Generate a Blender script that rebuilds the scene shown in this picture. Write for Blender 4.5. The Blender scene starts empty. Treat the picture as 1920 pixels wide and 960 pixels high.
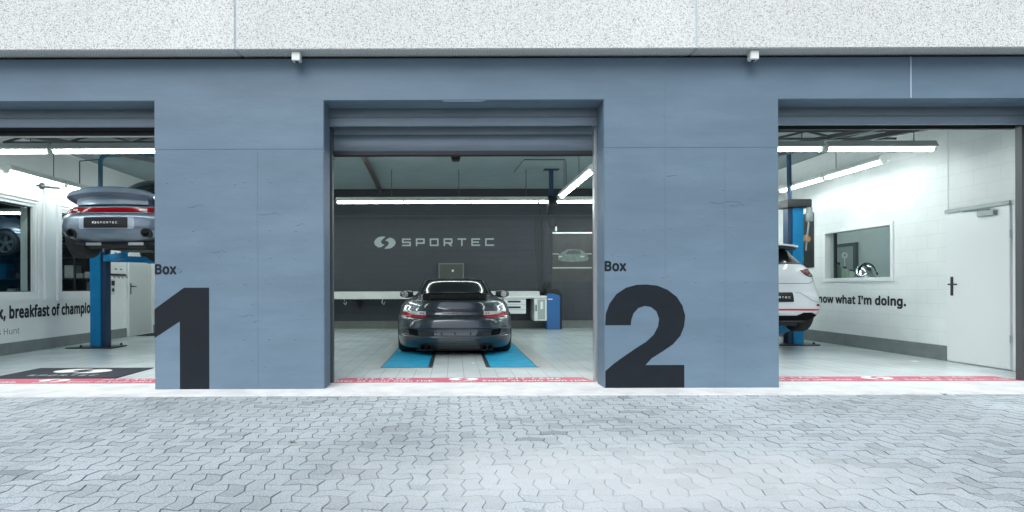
import bpy, bmesh, math, random
from mathutils import Vector, Matrix
from mathutils.bvhtree import BVHTree
R = math.radians
random.seed(7)
sc = bpy.context.scene
col = sc.collection

# ------------------------------------------------------------------ camera
F = 1200.0            # focal length in photograph pixels (1920 wide)
CAMD = 6.667          # distance camera - facade plane (y = 0)
CH = 1.07             # camera height
VX, VY = 850.0, 538.0
cam = bpy.data.cameras.new('camera')
camo = bpy.data.objects.new('camera', cam)
col.objects.link(camo)
camo.location = (0, -CAMD, CH)
camo.rotation_euler = (R(90), R(0.17), 0)
cam.sensor_width = 36.0
cam.lens = F / 1920 * 36.0
cam.shift_x = (960 - VX) / 1920
cam.shift_y = (VY - 480) / 1920
cam.clip_start = 0.05
cam.clip_end = 600
sc.camera = camo

# ------------------------------------------------------------------ light
SUN_EL, SUN_AZ = 51, 200      # azimuth measured clockwise from +y
w = bpy.data.worlds.new('World'); sc.world = w; w.use_nodes = True
nt = w.node_tree; nt.nodes.clear()
sky = nt.nodes.new('ShaderNodeTexSky'); sky.sky_type = 'NISHITA'; sky.sun_disc = False
sky.sun_elevation = R(SUN_EL); sky.sun_rotation = R(SUN_AZ)
sky.air_density = 1.0; sky.dust_density = 2.5; sky.ozone_density = 1.0
bg = nt.nodes.new('ShaderNodeBackground'); bg.inputs[1].default_value = 0.105
wo = nt.nodes.new('ShaderNodeOutputWorld')
nt.links.new(sky.outputs[0], bg.inputs[0]); nt.links.new(bg.outputs[0], wo.inputs[0])
sl = bpy.data.lights.new('sun', 'SUN'); sl.energy = 2.1; sl.angle = R(45); sl.color = (0.985, 1.0, 0.985)
so = bpy.data.objects.new('sun', sl); col.objects.link(so)
sd = Vector((math.sin(R(SUN_AZ)) * math.cos(R(SUN_EL)), math.cos(R(SUN_AZ)) * math.cos(R(SUN_EL)), math.sin(R(SUN_EL))))
so.rotation_euler = (-sd).to_track_quat('-Z', 'Y').to_euler()
so.location = (-4, -14, 18)
TUBE = 18.0           # radiance of the fluorescent tubes
sc.view_settings.view_transform = 'Standard'
sc.view_settings.look = 'None'
sc.view_settings.exposure = 0.74
sc.view_settings.gamma = 1.0
sc.view_settings.use_curve_mapping = False
sc.cycles.max_bounces = 8
sc.cycles.sample_clamp_indirect = 6.0

# ------------------------------------------------------------------ helpers
def P(px, py, D):
    return Vector(((px - VX) * D / F, D - CAMD, CH + (VY - py) * D / F))
def fx(px): return (px - VX) / 180.0
def fz(py): return CH + (VY - py) / 180.0

def nodes(name):
    m = bpy.data.materials.new(name); m.use_nodes = True
    t = m.node_tree
    return m, t, t.nodes['Principled BSDF'], t.nodes.new, t.links.new

def mat(name, c, rough=0.5, metal=0.0, var=0.0, vscale=6.0, bump=0.0, bscale=40.0, coat=0.0, spec=0.5, c2=None, stretch=None, rvar=0.0):
    m, t, b, N, L = nodes(name)
    b.inputs['Base Color'].default_value = (*c, 1)
    b.inputs['Roughness'].default_value = rough
    b.inputs['Metallic'].default_value = metal
    b.inputs['Specular IOR Level'].default_value = spec
    b.inputs['Coat Weight'].default_value = coat
    b.inputs['Coat Roughness'].default_value = 0.04
    tc = N('ShaderNodeTexCoord'); src = tc.outputs['Object']
    if stretch:
        mp = N('ShaderNodeMapping'); mp.inputs['Scale'].default_value = stretch
        L(src, mp.inputs[0]); src = mp.outputs[0]
    if var > 0 or rvar > 0:
        n = N('ShaderNodeTexNoise'); n.inputs['Scale'].default_value = vscale; n.inputs['Detail'].default_value = 6
        n.inputs['Roughness'].default_value = 0.65
        L(src, n.inputs['Vector'])
        r = N('ShaderNodeValToRGB')
        r.color_ramp.elements[0].position = 0.3; r.color_ramp.elements[1].position = 0.7
        lo = c2 if c2 else tuple(x * (1 - var) for x in c)
        hi = c if c2 else tuple(min(1, x * (1 + var)) for x in c)
        r.color_ramp.elements[0].color = (*lo, 1); r.color_ramp.elements[1].color = (*hi, 1)
        L(n.outputs[0], r.inputs[0])
        if var > 0: L(r.outputs[0], b.inputs['Base Color'])
        if rvar > 0:
            mr = N('ShaderNodeMapRange'); mr.inputs['To Min'].default_value = max(0.02, rough - rvar); mr.inputs['To Max'].default_value = rough + rvar
            L(n.outputs[0], mr.inputs[0]); L(mr.outputs[0], b.inputs['Roughness'])
    if bump > 0:
        n2 = N('ShaderNodeTexNoise'); n2.inputs['Scale'].default_value = bscale; n2.inputs['Detail'].default_value = 5
        L(src, n2.inputs['Vector'])
        bp = N('ShaderNodeBump'); bp.inputs['Strength'].default_value = bump; bp.inputs['Distance'].default_value = 0.01
        L(n2.outputs[0], bp.inputs['Height']); L(bp.outputs[0], b.inputs['Normal'])
    return m

def emit(name, c, s):
    m, t, b, N, L = nodes(name)
    b.inputs['Base Color'].default_value = (0.8, 0.8, 0.8, 1)
    b.inputs['Emission Color'].default_value = (*c, 1); b.inputs['Emission Strength'].default_value = s
    return m

def pane_mat(name, tint=(0.9, 0.95, 0.95), refl=0.08):
    m, t, b, N, L = nodes(name)
    t.nodes.remove(b)
    tr = N('ShaderNodeBsdfTransparent'); tr.inputs[0].default_value = (*tint, 1)
    gl = N('ShaderNodeBsdfGlossy'); gl.inputs['Roughness'].default_value = 0.02
    lw = N('ShaderNodeLayerWeight')
    pw = N('ShaderNodeMath'); pw.operation = 'POWER'; pw.inputs[1].default_value = 5.0; L(lw.outputs['Facing'], pw.inputs[0])
    ma_ = N('ShaderNodeMath'); ma_.operation = 'MULTIPLY_ADD'; ma_.inputs[1].default_value = .55; ma_.inputs[2].default_value = .025; L(pw.outputs[0], ma_.inputs[0])
    mx = N('ShaderNodeMixShader')
    L(ma_.outputs[0], mx.inputs[0]); L(tr.outputs[0], mx.inputs[1]); L(gl.outputs[0], mx.inputs[2])
    L(mx.outputs[0], t.nodes['Material Output'].inputs[0])
    return m

def wloc(o):
    v = Vector((0, 0, 0))
    while o: v += o.location; o = o.parent
    return v

def tag(o, label=None, cat=None, group=None, kind=None):
    if label: o['label'] = label
    if cat: o['category'] = cat
    if group: o['group'] = group
    if kind: o['kind'] = kind
    return o

def empty(name, loc, label, cat, group=None):
    o = bpy.data.objects.new(name, None); col.objects.link(o)
    o.location = loc; o.empty_display_size = 0.1
    return tag(o, label, cat, group)

class MB:
    """collects geometry (world coordinates) and links it as one mesh object"""
    def __init__(s): s.v = []; s.f = []
    def add(s, vs, fs):
        k = len(s.v); s.v += [Vector(p) for p in vs]; s.f += [[i + k for i in f] for f in fs]; return s
    def box(s, x0, x1, y0, y1, z0, z1):
        vs = [(x, y, z) for z in (z0, z1) for y in (y0, y1) for x in (x0, x1)]
        return s.add(vs, [(0, 2, 3, 1), (4, 5, 7, 6), (0, 1, 5, 4), (2, 6, 7, 3), (0, 4, 6, 2), (1, 3, 7, 5)])
    def prism(s, poly, axis, a, b):
        def pt(u, v, t): return {'y': (u, t, v), 'x': (t, u, v), 'z': (u, v, t)}[axis]
        n = len(poly)
        vs = [pt(u, v, a) for u, v in poly] + [pt(u, v, b) for u, v in poly]
        return s.add(vs, [list(range(n)), list(range(2 * n - 1, n - 1, -1))] + [(i, i + n, (i + 1) % n + n, (i + 1) % n) for i in range(n)])
    def tube(s, pts, r, n=10, cap=True):
        pts = [Vector(p) for p in pts]
        rs = r if isinstance(r, (list, tuple)) else [r] * len(pts)
        vs = []; up = None
        for i, p in enumerate(pts):
            d = (pts[min(i + 1, len(pts) - 1)] - pts[max(i - 1, 0)]).normalized()
            if up is None: up = d.orthogonal().normalized()
            up = (up - d * up.dot(d)).normalized(); sd_ = d.cross(up)
            for k in range(n):
                a = 2 * math.pi * k / n
                vs.append(p + (up * math.cos(a) + sd_ * math.sin(a)) * rs[i])
        fs = [(i * n + k, i * n + (k + 1) % n, (i + 1) * n + (k + 1) % n, (i + 1) * n + k) for i in range(len(pts) - 1) for k in range(n)]
        if cap: fs += [list(range(n))[::-1], list(range((len(pts) - 1) * n, len(pts) * n))]
        return s.add(vs, fs)
    def lathe(s, c, axis, prof, n=32):
        """prof: list of (radius, offset along axis)"""
        c = Vector(c); ax = Vector(axis).normalized(); u = ax.orthogonal().normalized(); v = ax.cross(u)
        vs = [c + ax * h + (u * math.cos(2 * math.pi * k / n) + v * math.sin(2 * math.pi * k / n)) * r for r, h in prof for k in range(n)]
        fs = [(i * n + k, i * n + (k + 1) % n, (i + 1) * n + (k + 1) % n, (i + 1) * n + k) for i in range(len(prof) - 1) for k in range(n)]
        if prof[0][0] > 0.0005: fs.append(list(range(n))[::-1])
        if prof[-1][0] > 0.0005: fs.append(list(range((len(prof) - 1) * n, len(prof) * n)))
        return s.add(vs, fs)
    def build(s, name, m, parent=None, bevel=0.0, smooth=False, seg=2, angle=35):
        me = bpy.data.meshes.new(name)
        if parent is not None: off = wloc(parent)
        else:
            xs = [p.x for p in s.v]; ys = [p.y for p in s.v]; zs = [p.z for p in s.v]
            off = Vector(((min(xs) + max(xs)) / 2, (min(ys) + max(ys)) / 2, min(zs)))
        bm = bmesh.new()
        bv = [bm.verts.new(p - off) for p in s.v]
        for f in s.f:
            try: bm.faces.new([bv[i] for i in f])
            except ValueError: pass
        bmesh.ops.recalc_face_normals(bm, faces=bm.faces)
        if bevel > 0:
            es = [e for e in bm.edges if len(e.link_faces) == 2 and e.calc_face_angle(0) > R(angle)]
            bmesh.ops.bevel(bm, geom=es, offset=bevel, segments=seg, affect='EDGES', clamp_overlap=True)
        if smooth:
            for f in bm.faces: f.smooth = True
            for e in bm.edges:
                if len(e.link_faces) == 2 and e.calc_face_angle(0) > R(angle): e.smooth = False
        bm.to_mesh(me); bm.free()
        me.materials.append(m)
        o = bpy.data.objects.new(name, me); col.objects.link(o)
        if parent is not None: o.parent = parent
        else: o.location = off
        return o

def copy_tree(o, parent=None):
    c = o.copy(); col.objects.link(c)
    if parent: c.parent = parent
    for ch in list(o.children): copy_tree(ch, c)
    return c

# lettering: returns 2-D (verts, faces)
def _curve_mesh(cu):
    o = bpy.data.objects.new('tmp', cu); col.objects.link(o)
    dg = bpy.context.evaluated_depsgraph_get(); dg.update()
    me = bpy.data.meshes.new_from_object(o.evaluated_get(dg))
    vs = [(v.co.x, v.co.y) for v in me.vertices]; fs = [list(p.vertices) for p in me.polygons]
    bpy.data.objects.remove(o); bpy.data.meshes.remove(me)
    return vs, fs
FONT = None
try:      # a plain sans that ships inside Blender; the built-in font stands in when it is missing
    import os
    FONT = bpy.data.fonts.load(os.path.join(bpy.utils.resource_path('LOCAL'), 'datafiles', 'fonts', 'NotoSansHebrew-Regular.woff2'))
except Exception:
    FONT = None
def text2d(s, bold=0.0, space=1.0):
    cu = bpy.data.curves.new('t', 'FONT'); cu.body = s; cu.size = 1.0; cu.space_character = space; cu.fill_mode = 'FRONT'
    if FONT: cu.font = FONT; cu.space_character = space * (1 + bold * 1.2)
    else: cu.offset = bold
    vs, fs = _curve_mesh(cu)
    if not FONT or bold == 0: return vs, fs
    V, Fc = [], []           # heavy weight: the same outline laid down a few times, each a hair above the last
    sh = [(0, 0)] + [(bold * math.cos(a), bold * math.sin(a)) for a in [k * math.pi / 5 for k in range(10)]]
    for q, (dx, dy) in enumerate(sh):
        k = len(V); V += [(x + dx, y + dy, q) for x, y in vs]; Fc += [[t + k for t in f] for f in fs]
    return V, Fc
def lay(f, u, v, q):
    a = Vector(f(u, v))
    if not q: return a
    n = (Vector(f(1, 0)) - Vector(f(0, 0))).cross(Vector(f(0, 1)) - Vector(f(0, 0)))
    return a + n * (q * .00012)
def poly2d(polys):
    cu = bpy.data.curves.new('t', 'CURVE'); cu.dimensions = '2D'; cu.fill_mode = 'FRONT'
    for p in polys:
        sp = cu.splines.new('POLY'); sp.points.add(len(p) - 1); sp.use_cyclic_u = True
        for q, (x, y) in zip(sp.points, p): q.co = (x, y, 0, 1)
    return _curve_mesh(cu)
def place2d(mb, g, u0, v0, u1, v1, f, keep=None):
    """fit 2-D geometry g into the box u0..u1 x v0..v1 and map by f(u,v)->xyz"""
    vs, fs = g
    xs = [p[0] for p in vs]; ys = [p[1] for p in vs]
    ax, bx, ay, by = min(xs), max(xs), min(ys), max(ys)
    if keep: ay, by = keep
    mb.add([lay(f, u0 + (p[0] - ax) / (bx - ax) * (u1 - u0), v0 + (p[1] - ay) / (by - ay) * (v1 - v0), p[2] if len(p) > 2 else 0) for p in vs], fs)
    return mb
def put_text(parent, st, i0, i1, u0, u1, v0, v1, f, m, bold):
    """set st so that character i0 starts at u0 and character i1 at u1"""
    def adv(t): return max(p[0] for p in text2d(t + '|', bold)[0]) - max(p[0] for p in text2d('|', bold)[0])
    a0, a1 = adv(st[:i0]), adv(st[:i1]); k = (u1 - u0) / (a1 - a0)
    vs, fs = text2d(st, bold); hv = [p[1] for p in text2d('I', bold)[0]]; h0, h1 = min(hv), max(hv)
    g = MB(); g.add([lay(f, u0 + (p[0] - a0) * k, v0 + (p[1] - h0) / (h1 - h0) * (v1 - v0), p[2] if len(p) > 2 else 0) for p in vs], fs)
    return g.build('lettering', M[m], parent)
def chamfer(poly, r=0.07):
    out = []; n = len(poly)
    area = sum(poly[i][0] * poly[(i + 1) % n][1] - poly[(i + 1) % n][0] * poly[i][1] for i in range(n))
    for i in range(n):
        a, b, c = Vector(poly[i - 1]), Vector(poly[i]), Vector(poly[(i + 1) % n])
        d1, d2 = (a - b), (c - b); rr = min(r, d1.length * 0.45, d2.length * 0.45)
        for k in range(4):
            t = k / 3
            p0 = b + d1.normalized() * rr; p2 = b + d2.normalized() * rr
            q = p0 * (1 - t) ** 2 + b * 2 * t * (1 - t) + p2 * t * t
            out.append((q.x, q.y))
    return out
def sportec2d():
    W, s = 1.15, 0.19; polys = []
    L_ = {
     'S': [[(0,0),(W,0),(W,.595),(s,.595),(s,.81),(W,.81),(W,1),(0,1),(0,.405),(W-s,.405),(W-s,.19),(0,.19)]],
     'P': [[(0,0),(s,0),(s,.3),(W,.3),(W,1),(0,1)], [(s,.49),(W-s,.49),(W-s,.81),(s,.81)]],
     'O': [[(0,0),(W,0),(W,1),(0,1)], [(s,.19),(W-s,.19),(W-s,.81),(s,.81)]],
     'R': [[(0,0),(s,0),(s,.32),(.52*W,.32),(W-.27,0),(W,0),(.80*W,.32),(W,.32),(W,1),(0,1)], [(s,.5),(W-s,.5),(W-s,.81),(s,.81)]],
     'T': [[(W/2-s/2,0),(W/2+s/2,0),(W/2+s/2,.81),(W,.81),(W,1),(0,1),(0,.81),(W/2-s/2,.81)]],
     'E': [[(0,0),(W,0),(W,.19),(s,.19),(s,.405),(.88*W,.405),(.88*W,.595),(s,.595),(s,.81),(W,.81),(W,1),(0,1)]],
     'C': [[(0,0),(W,0),(W,.19),(s,.19),(s,.81),(W,.81),(W,1),(0,1)]]}
    for i, ch in enumerate('SPORTEC'):
        for p in L_[ch]: polys.append([(x + i * 1.8, y) for x, y in chamfer(p)])
    return poly2d(polys)
SPORTEC = sportec2d()
def logo2d():
    # two interlocking drops, drawn in a 310 x 175 box (from the photograph, y up)
    a = [(160,175),(85,172),(40,150),(10,115),(0,75+10),(10,50),(35,25),(65,10),(95,12),(125,30),(150,52),(130,56),(112,66),(100,85),(100,105),(115,125),(140,150)]
    b = [(310-x, 165-y) for x, y in a]
    def sm(p):
        q = []
        for i in range(len(p)):
            p0, p1, p2, p3 = [Vector(p[(i + k) % len(p)]) for k in (-1, 0, 1, 2)]
            for t in (0, .5):
                q.append(tuple(0.5 * (2*p1 + (p2-p0)*t + (2*p0-5*p1+4*p2-p3)*t*t + (3*p1-p0-3*p2+p3)*t**3)))
        return q
    return poly2d([sm(a), sm(b)])
LOGO = logo2d()

# ------------------------------------------------------------------ materials
M = {}
M['apron'] = mat('apron_concrete', (.55, .57, .57), .85, var=.16, vscale=3.5, bump=.35, bscale=60)
M['tube_housing'] = mat('lamp_enamel', (.72, .76, .72), .45)
M['tube'] = emit('fluorescent_tube', (0.90, 1.0, 0.985), TUBE)
M['matte'] = mat('matte_black', (.010, .011, .012), .95, spec=.05)
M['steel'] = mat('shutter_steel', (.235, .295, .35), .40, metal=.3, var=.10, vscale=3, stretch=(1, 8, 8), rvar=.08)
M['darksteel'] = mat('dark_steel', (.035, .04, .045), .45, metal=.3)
M['black'] = mat('black_paint', (.012, .013, .015), .5)
M['rubber'] = mat('rubber', (.016, .016, .017), .75, bump=.1, bscale=80)
M['numeral'] = mat('numeral_paint', (.006, .010, .0145), .6, var=.12, vscale=5, bump=.15, bscale=14, spec=.22)
M['white_paint'] = mat('white_paint', (.86, .88, .87), .5, var=.03, vscale=2)
M['white_gloss'] = mat('white_gloss', (.85, .87, .87), .3)
M['lift_blue'] = mat('lift_blue', (.006, .21, .46), .45, var=.12, vscale=5, spec=.3)
M['lift_navy'] = mat('lift_navy', (.012, .045, .10), .45)
M['blue_plate'] = mat('blue_rubber_plate', (.012, .30, .50), .6, spec=.25, var=.18, vscale=4, bump=.15, bscale=90)
M['red'] = mat('red_floor_paint', (.50, .105, .165), .55, var=.15, vscale=7, c2=(.42, .10, .15))
M['floor_white'] = mat('white_floor_paint', (.78, .78, .77), .5)
M['alu'] = mat('aluminium', (.62, .64, .65), .35, metal=.8, rvar=.1, vscale=9, stretch=(1, 6, 6))
M['rail_grey'] = mat('rail_grey', (.26, .30, .30), .4, metal=.4)
M['chrome'] = mat('chrome', (.75, .76, .76), .08, metal=1.0)
M['skirting'] = mat('skirting_tile', (.20, .225, .23), .55, var=.15, vscale=5)
M['dark_text'] = mat('dark_lettering', (.013, .016, .022), .6)
M['grey_text'] = mat('grey_lettering', (.20, .22, .24), .6)
M['logo'] = mat('pale_lettering', (.42, .48, .46), .5)
M['mat'] = mat('door_mat', (.020, .026, .038), .9, var=.2, vscale=30, bump=.4, bscale=200)
M['ceiling'] = mat('ceiling_paint', (.27, .335, .345), .8, var=.08, vscale=1.5)
M['pipe'] = mat('pipe_grey', (.07, .075, .08), .5)
M['pane'] = pane_mat('pane')
M['fascia_seal'] = mat('joint_sealant', (.42, .50, .58), .6)
M['box_white'] = mat('box_plastic', (.66, .70, .68), .45)

def facade_material():
    m, t, b, N, L = nodes('facade_paint')
    tc = N('ShaderNodeTexCoord')
    n1 = N('ShaderNodeTexNoise'); n1.inputs['Scale'].default_value = 0.9; n1.inputs['Detail'].default_value = 7; n1.inputs['Roughness'].default_value = .6
    mp = N('ShaderNodeMapping'); mp.inputs['Scale'].default_value = (1, 1, 2.6)
    L(tc.outputs['Object'], mp.inputs[0]); L(mp.outputs[0], n1.inputs['Vector'])
    r = N('ShaderNodeValToRGB')
    r.color_ramp.elements[0].position = .32; r.color_ramp.elements[0].color = (.100, .154, .205, 1)
    r.color_ramp.elements[1].position = .70; r.color_ramp.elements[1].color = (.124, .186, .243, 1)
    L(n1.outputs[0], r.inputs[0])
    # faint horizontal bands of the formwork boards
    n2 = N('ShaderNodeTexNoise'); n2.inputs['Scale'].default_value = 3.0; n2.inputs['Detail'].default_value = 4
    mp2 = N('ShaderNodeMapping'); mp2.inputs['Scale'].default_value = (.22, 1, 1.5)
    L(tc.outputs['Object'], mp2.inputs[0]); L(mp2.outputs[0], n2.inputs['Vector'])
    mr = N('ShaderNodeMapRange'); mr.inputs['From Min'].default_value = .35; mr.inputs['From Max'].default_value = .65; mr.inputs['To Min'].default_value = .94; mr.inputs['To Max'].default_value = 1.05
    L(n2.outputs[0], mr.inputs[0])
    mu = N('ShaderNodeMix'); mu.data_type = 'RGBA'; mu.blend_type = 'MULTIPLY'; mu.inputs[0].default_value = 1
    L(r.outputs[0], mu.inputs[6]); L(mr.outputs[0], mu.inputs[7]); L(mu.outputs[2], b.inputs['Base Color'])
    b.inputs['Roughness'].default_value = .55; b.inputs['Specular IOR Level'].default_value = .35
    # trowel marks and paint grain
    n3 = N('ShaderNodeTexNoise'); n3.inputs['Scale'].default_value = 5; n3.inputs['Detail'].default_value = 9; n3.inputs['Roughness'].default_value = .62
    L(mp.outputs[0], n3.inputs['Vector'])
    bp = N('ShaderNodeBump'); bp.inputs['Strength'].default_value = .13; bp.inputs['Distance'].default_value = .02
    L(n3.outputs[0], bp.inputs['Height']); L(bp.outputs[0], b.inputs['Normal'])
    return m
M['facade'] = facade_material()

def fascia_material():
    m, t, b, N, L = nodes('exposed_aggregate')
    tc = N('ShaderNodeTexCoord')
    v = N('ShaderNodeTexNoise'); v.inputs['Scale'].default_value = 85; v.inputs['Detail'].default_value = 3; v.inputs['Roughness'].default_value = .6
    L(tc.outputs['Object'], v.inputs['Vector'])
    r = N('ShaderNodeValToRGB'); e = r.color_ramp.elements
    e[0].position = .33; e[0].color = (.25, .265, .265, 1); e[1].position = .47; e[1].color = (.62, .645, .63, 1)
    e2 = r.color_ramp.elements.new(.70); e2.color = (.74, .76, .74, 1)
    L(v.outputs[0], r.inputs[0])
    n2 = N('ShaderNodeTexNoise'); n2.inputs['Scale'].default_value = .8; n2.inputs['Detail'].default_value = 5
    L(tc.outputs['Object'], n2.inputs['Vector'])
    mr = N('ShaderNodeMapRange'); mr.inputs['To Min'].default_value = .82; mr.inputs['To Max'].default_value = 1.12
    L(n2.outputs[0], mr.inputs[0])
    mu = N('ShaderNodeMix'); mu.data_type = 'RGBA'; mu.blend_type = 'MULTIPLY'; mu.inputs[0].default_value = 1
    L(r.outputs[0], mu.inputs[6]); L(mr.outputs[0], mu.inputs[7]); L(mu.outputs[2], b.inputs['Base Color'])
    bp = N('ShaderNodeBump'); bp.inputs['Strength'].default_value = .7; bp.inputs['Distance'].default_value = .012
    L(v.outputs[0], bp.inputs['Height']); L(bp.outputs[0], b.inputs['Normal'])
    b.inputs['Roughness'].default_value = .9
    return m
M['fascia'] = fascia_material()

def tile_material(name, c, c2, grout, size, w_, rough, swap=None, bumpy=.15, mort=.006, offset=0.0):
    """brick texture; swap='x' maps (y,z) of a wall facing x, 'y' maps (x,z)"""
    m, t, b, N, L = nodes(name)
    tc = N('ShaderNodeTexCoord'); src = tc.outputs['Object']
    if swap:
        sp = N('ShaderNodeSeparateXYZ'); cb = N('ShaderNodeCombineXYZ'); L(src, sp.inputs[0])
        L(sp.outputs[1 if swap == 'x' else 0], cb.inputs[0]); L(sp.outputs[2], cb.inputs[1]); src = cb.outputs[0]
    br = N('ShaderNodeTexBrick'); br.offset = offset
    br.inputs['Scale'].default_value = 1; br.inputs['Brick Width'].default_value = w_; br.inputs['Row Height'].default_value = size
    br.inputs['Mortar Size'].default_value = mort; br.inputs['Mortar Smooth'].default_value = .2; br.inputs['Bias'].default_value = 0
    br.inputs['Color1'].default_value = (*c, 1); br.inputs['Color2'].default_value = (*c2, 1); br.inputs['Mortar'].default_value = (*grout, 1)
    L(src, br.inputs['Vector'])
    n = N('ShaderNodeTexNoise'); n.inputs['Scale'].default_value = 1.3; n.inputs['Detail'].default_value = 6; L(tc.outputs['Object'], n.inputs['Vector'])
    mr = N('ShaderNodeMapRange'); mr.inputs['To Min'].default_value = .82; mr.inputs['To Max'].default_value = 1.16; L(n.outputs[0], mr.inputs[0])
    mu = N('ShaderNodeMix'); mu.data_type = 'RGBA'; mu.blend_type = 'MULTIPLY'; mu.inputs[0].default_value = 1
    L(br.outputs['Color'], mu.inputs[6]); L(mr.outputs[0], mu.inputs[7]); L(mu.outputs[2], b.inputs['Base Color'])
    mr2 = N('ShaderNodeMapRange'); mr2.inputs['To Min'].default_value = rough * .75; mr2.inputs['To Max'].default_value = rough * 1.3; L(n.outputs[0], mr2.inputs[0])
    L(mr2.outputs[0], b.inputs['Roughness'])
    n4 = N('ShaderNodeTexNoise'); n4.inputs['Scale'].default_value = 30; n4.inputs['Detail'].default_value = 4; L(tc.outputs['Object'], n4.inputs['Vector'])
    ad = N('ShaderNodeMath'); ad.operation = 'MULTIPLY_ADD'; ad.inputs[1].default_value = -.9
    L(br.outputs['Fac'], ad.inputs[0]); L(n4.outputs[0], ad.inputs[2])
    bp = N('ShaderNodeBump'); bp.inputs['Strength'].default_value = bumpy; bp.inputs['Distance'].default_value = .006
    L(ad.outputs[0], bp.inputs['Height']); L(bp.outputs[0], b.inputs['Normal'])
    return m
M['tile'] = tile_material('floor_tile', (.61, .68, .69), (.585, .655, .665), (.44, .495, .505), .2, .2, .24, bumpy=.1)
M['block_x'] = tile_material('white_blockwork', (.83, .86, .85), (.82, .85, .84), (.775, .805, .795), .2, .42, .55, swap='x', bumpy=.3, mort=.008, offset=.5)
M['block_y'] = tile_material('dark_blockwork', (.046, .054, .068), (.042, .050, .064), (.036, .043, .055), .2, .42, .5, swap='y', bumpy=.4, mort=.008, offset=.5)

def dust_mask(t, N, L, tc):
    # pale sand swept over the stones in front of the middle bay, with a ragged edge
    mp = N('ShaderNodeMapping'); mp.inputs['Location'].default_value = (-1.05, 3.05, 0); L(tc.outputs['Object'], mp.inputs[0])
    mp2 = N('ShaderNodeMapping'); mp2.inputs['Scale'].default_value = (.75, 1.5, 0); L(mp.outputs[0], mp2.inputs[0])
    ln = N('ShaderNodeVectorMath'); ln.operation = 'LENGTH'; L(mp2.outputs[0], ln.inputs[0])
    n = N('ShaderNodeTexNoise'); n.inputs['Scale'].default_value = 2.2; n.inputs['Detail'].default_value = 7; n.inputs['Roughness'].default_value = .65; L(tc.outputs['Object'], n.inputs['Vector'])
    a = N('ShaderNodeMath'); a.operation = 'MULTIPLY_ADD'; a.inputs[1].default_value = 2.0; L(n.outputs[0], a.inputs[0]); L(ln.outputs['Value'], a.inputs[2])
    mr = N('ShaderNodeMapRange'); mr.interpolation_type = 'SMOOTHSTEP'; mr.inputs['From Min'].default_value = 1.2; mr.inputs['From Max'].default_value = 2.75; mr.inputs['To Min'].default_value = 1; mr.inputs['To Max'].default_value = 0
    L(a.outputs[0], mr.inputs[0]); return mr.outputs[0]
def paver_material():
    m, t, b, N, L = nodes('concrete_paver')
    tc = N('ShaderNodeTexCoord')
    at = N('ShaderNodeAttribute'); at.attribute_name = 'tone'
    n = N('ShaderNodeTexNoise'); n.inputs['Scale'].default_value = 95; n.inputs['Detail'].default_value = 2; n.inputs['Roughness'].default_value = .9
    L(tc.outputs['Object'], n.inputs['Vector'])
    r = N('ShaderNodeValToRGB'); r.color_ramp.elements[0].position = .33; r.color_ramp.elements[0].color = (.205, .240, .252, 1)
    r.color_ramp.elements[1].position = .62; r.color_ramp.elements[1].color = (.42, .472, .49, 1)
    L(n.outputs[0], r.inputs[0])
    n2 = N('ShaderNodeTexNoise'); n2.inputs['Scale'].default_value = .55; n2.inputs['Detail'].default_value = 5; L(tc.outputs['Object'], n2.inputs['Vector'])
    mr = N('ShaderNodeMapRange'); mr.inputs['From Min'].default_value = .3; mr.inputs['From Max'].default_value = .7; mr.inputs['To Min'].default_value = .80; mr.inputs['To Max'].default_value = 1.22; L(n2.outputs[0], mr.inputs[0])
    ml = N('ShaderNodeMath'); ml.operation = 'MULTIPLY'; L(mr.outputs[0], ml.inputs[0]); L(at.outputs['Fac'], ml.inputs[1])
    mu = N('ShaderNodeMix'); mu.data_type = 'RGBA'; mu.blend_type = 'MULTIPLY'; mu.inputs[0].default_value = 1
    L(r.outputs[0], mu.inputs[6]); L(ml.outputs[0], mu.inputs[7])
    du = N('ShaderNodeMix'); du.data_type = 'RGBA'; du.inputs[7].default_value = (.60, .62, .62, 1)
    dm = N('ShaderNodeMath'); dm.operation = 'MULTIPLY'; dm.inputs[1].default_value = .5; L(dust_mask(t, N, L, tc), dm.inputs[0]); L(dm.outputs[0], du.inputs[0])
    L(mu.outputs[2], du.inputs[6]); L(du.outputs[2], b.inputs['Base Color'])
    b.inputs['Roughness'].default_value = .9; b.inputs['Specular IOR Level'].default_value = .3
    bp = N('ShaderNodeBump'); bp.inputs['Strength'].default_value = .35; bp.inputs['Distance'].default_value = .004
    L(n.outputs[0], bp.inputs['Height']); L(bp.outputs[0], b.inputs['Normal'])
    return m
M['paver'] = paver_material()
def sand_material():
    m, t, b, N, L = nodes('joint_sand')
    tc = N('ShaderNodeTexCoord')
    n = N('ShaderNodeTexNoise'); n.inputs['Scale'].default_value = 3.2; n.inputs['Detail'].default_value = 8; n.inputs['Roughness'].default_value = .72; L(tc.outputs['Object'], n.inputs['Vector'])
    r = N('ShaderNodeValToRGB'); r.color_ramp.elements[0].position = .36; r.color_ramp.elements[0].color = (.10, .112, .108, 1)
    r.color_ramp.elements[1].position = .62; r.color_ramp.elements[1].color = (.30, .32, .32, 1); L(n.outputs[0], r.inputs[0])
    du = N('ShaderNodeMix'); du.data_type = 'RGBA'; du.inputs[7].default_value = (.58, .60, .60, 1)
    L(dust_mask(t, N, L, tc), du.inputs[0]); L(r.outputs[0], du.inputs[6]); L(du.outputs[2], b.inputs['Base Color'])
    b.inputs['Roughness'].default_value = .95
    return m
M['sand'] = sand_material()

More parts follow.
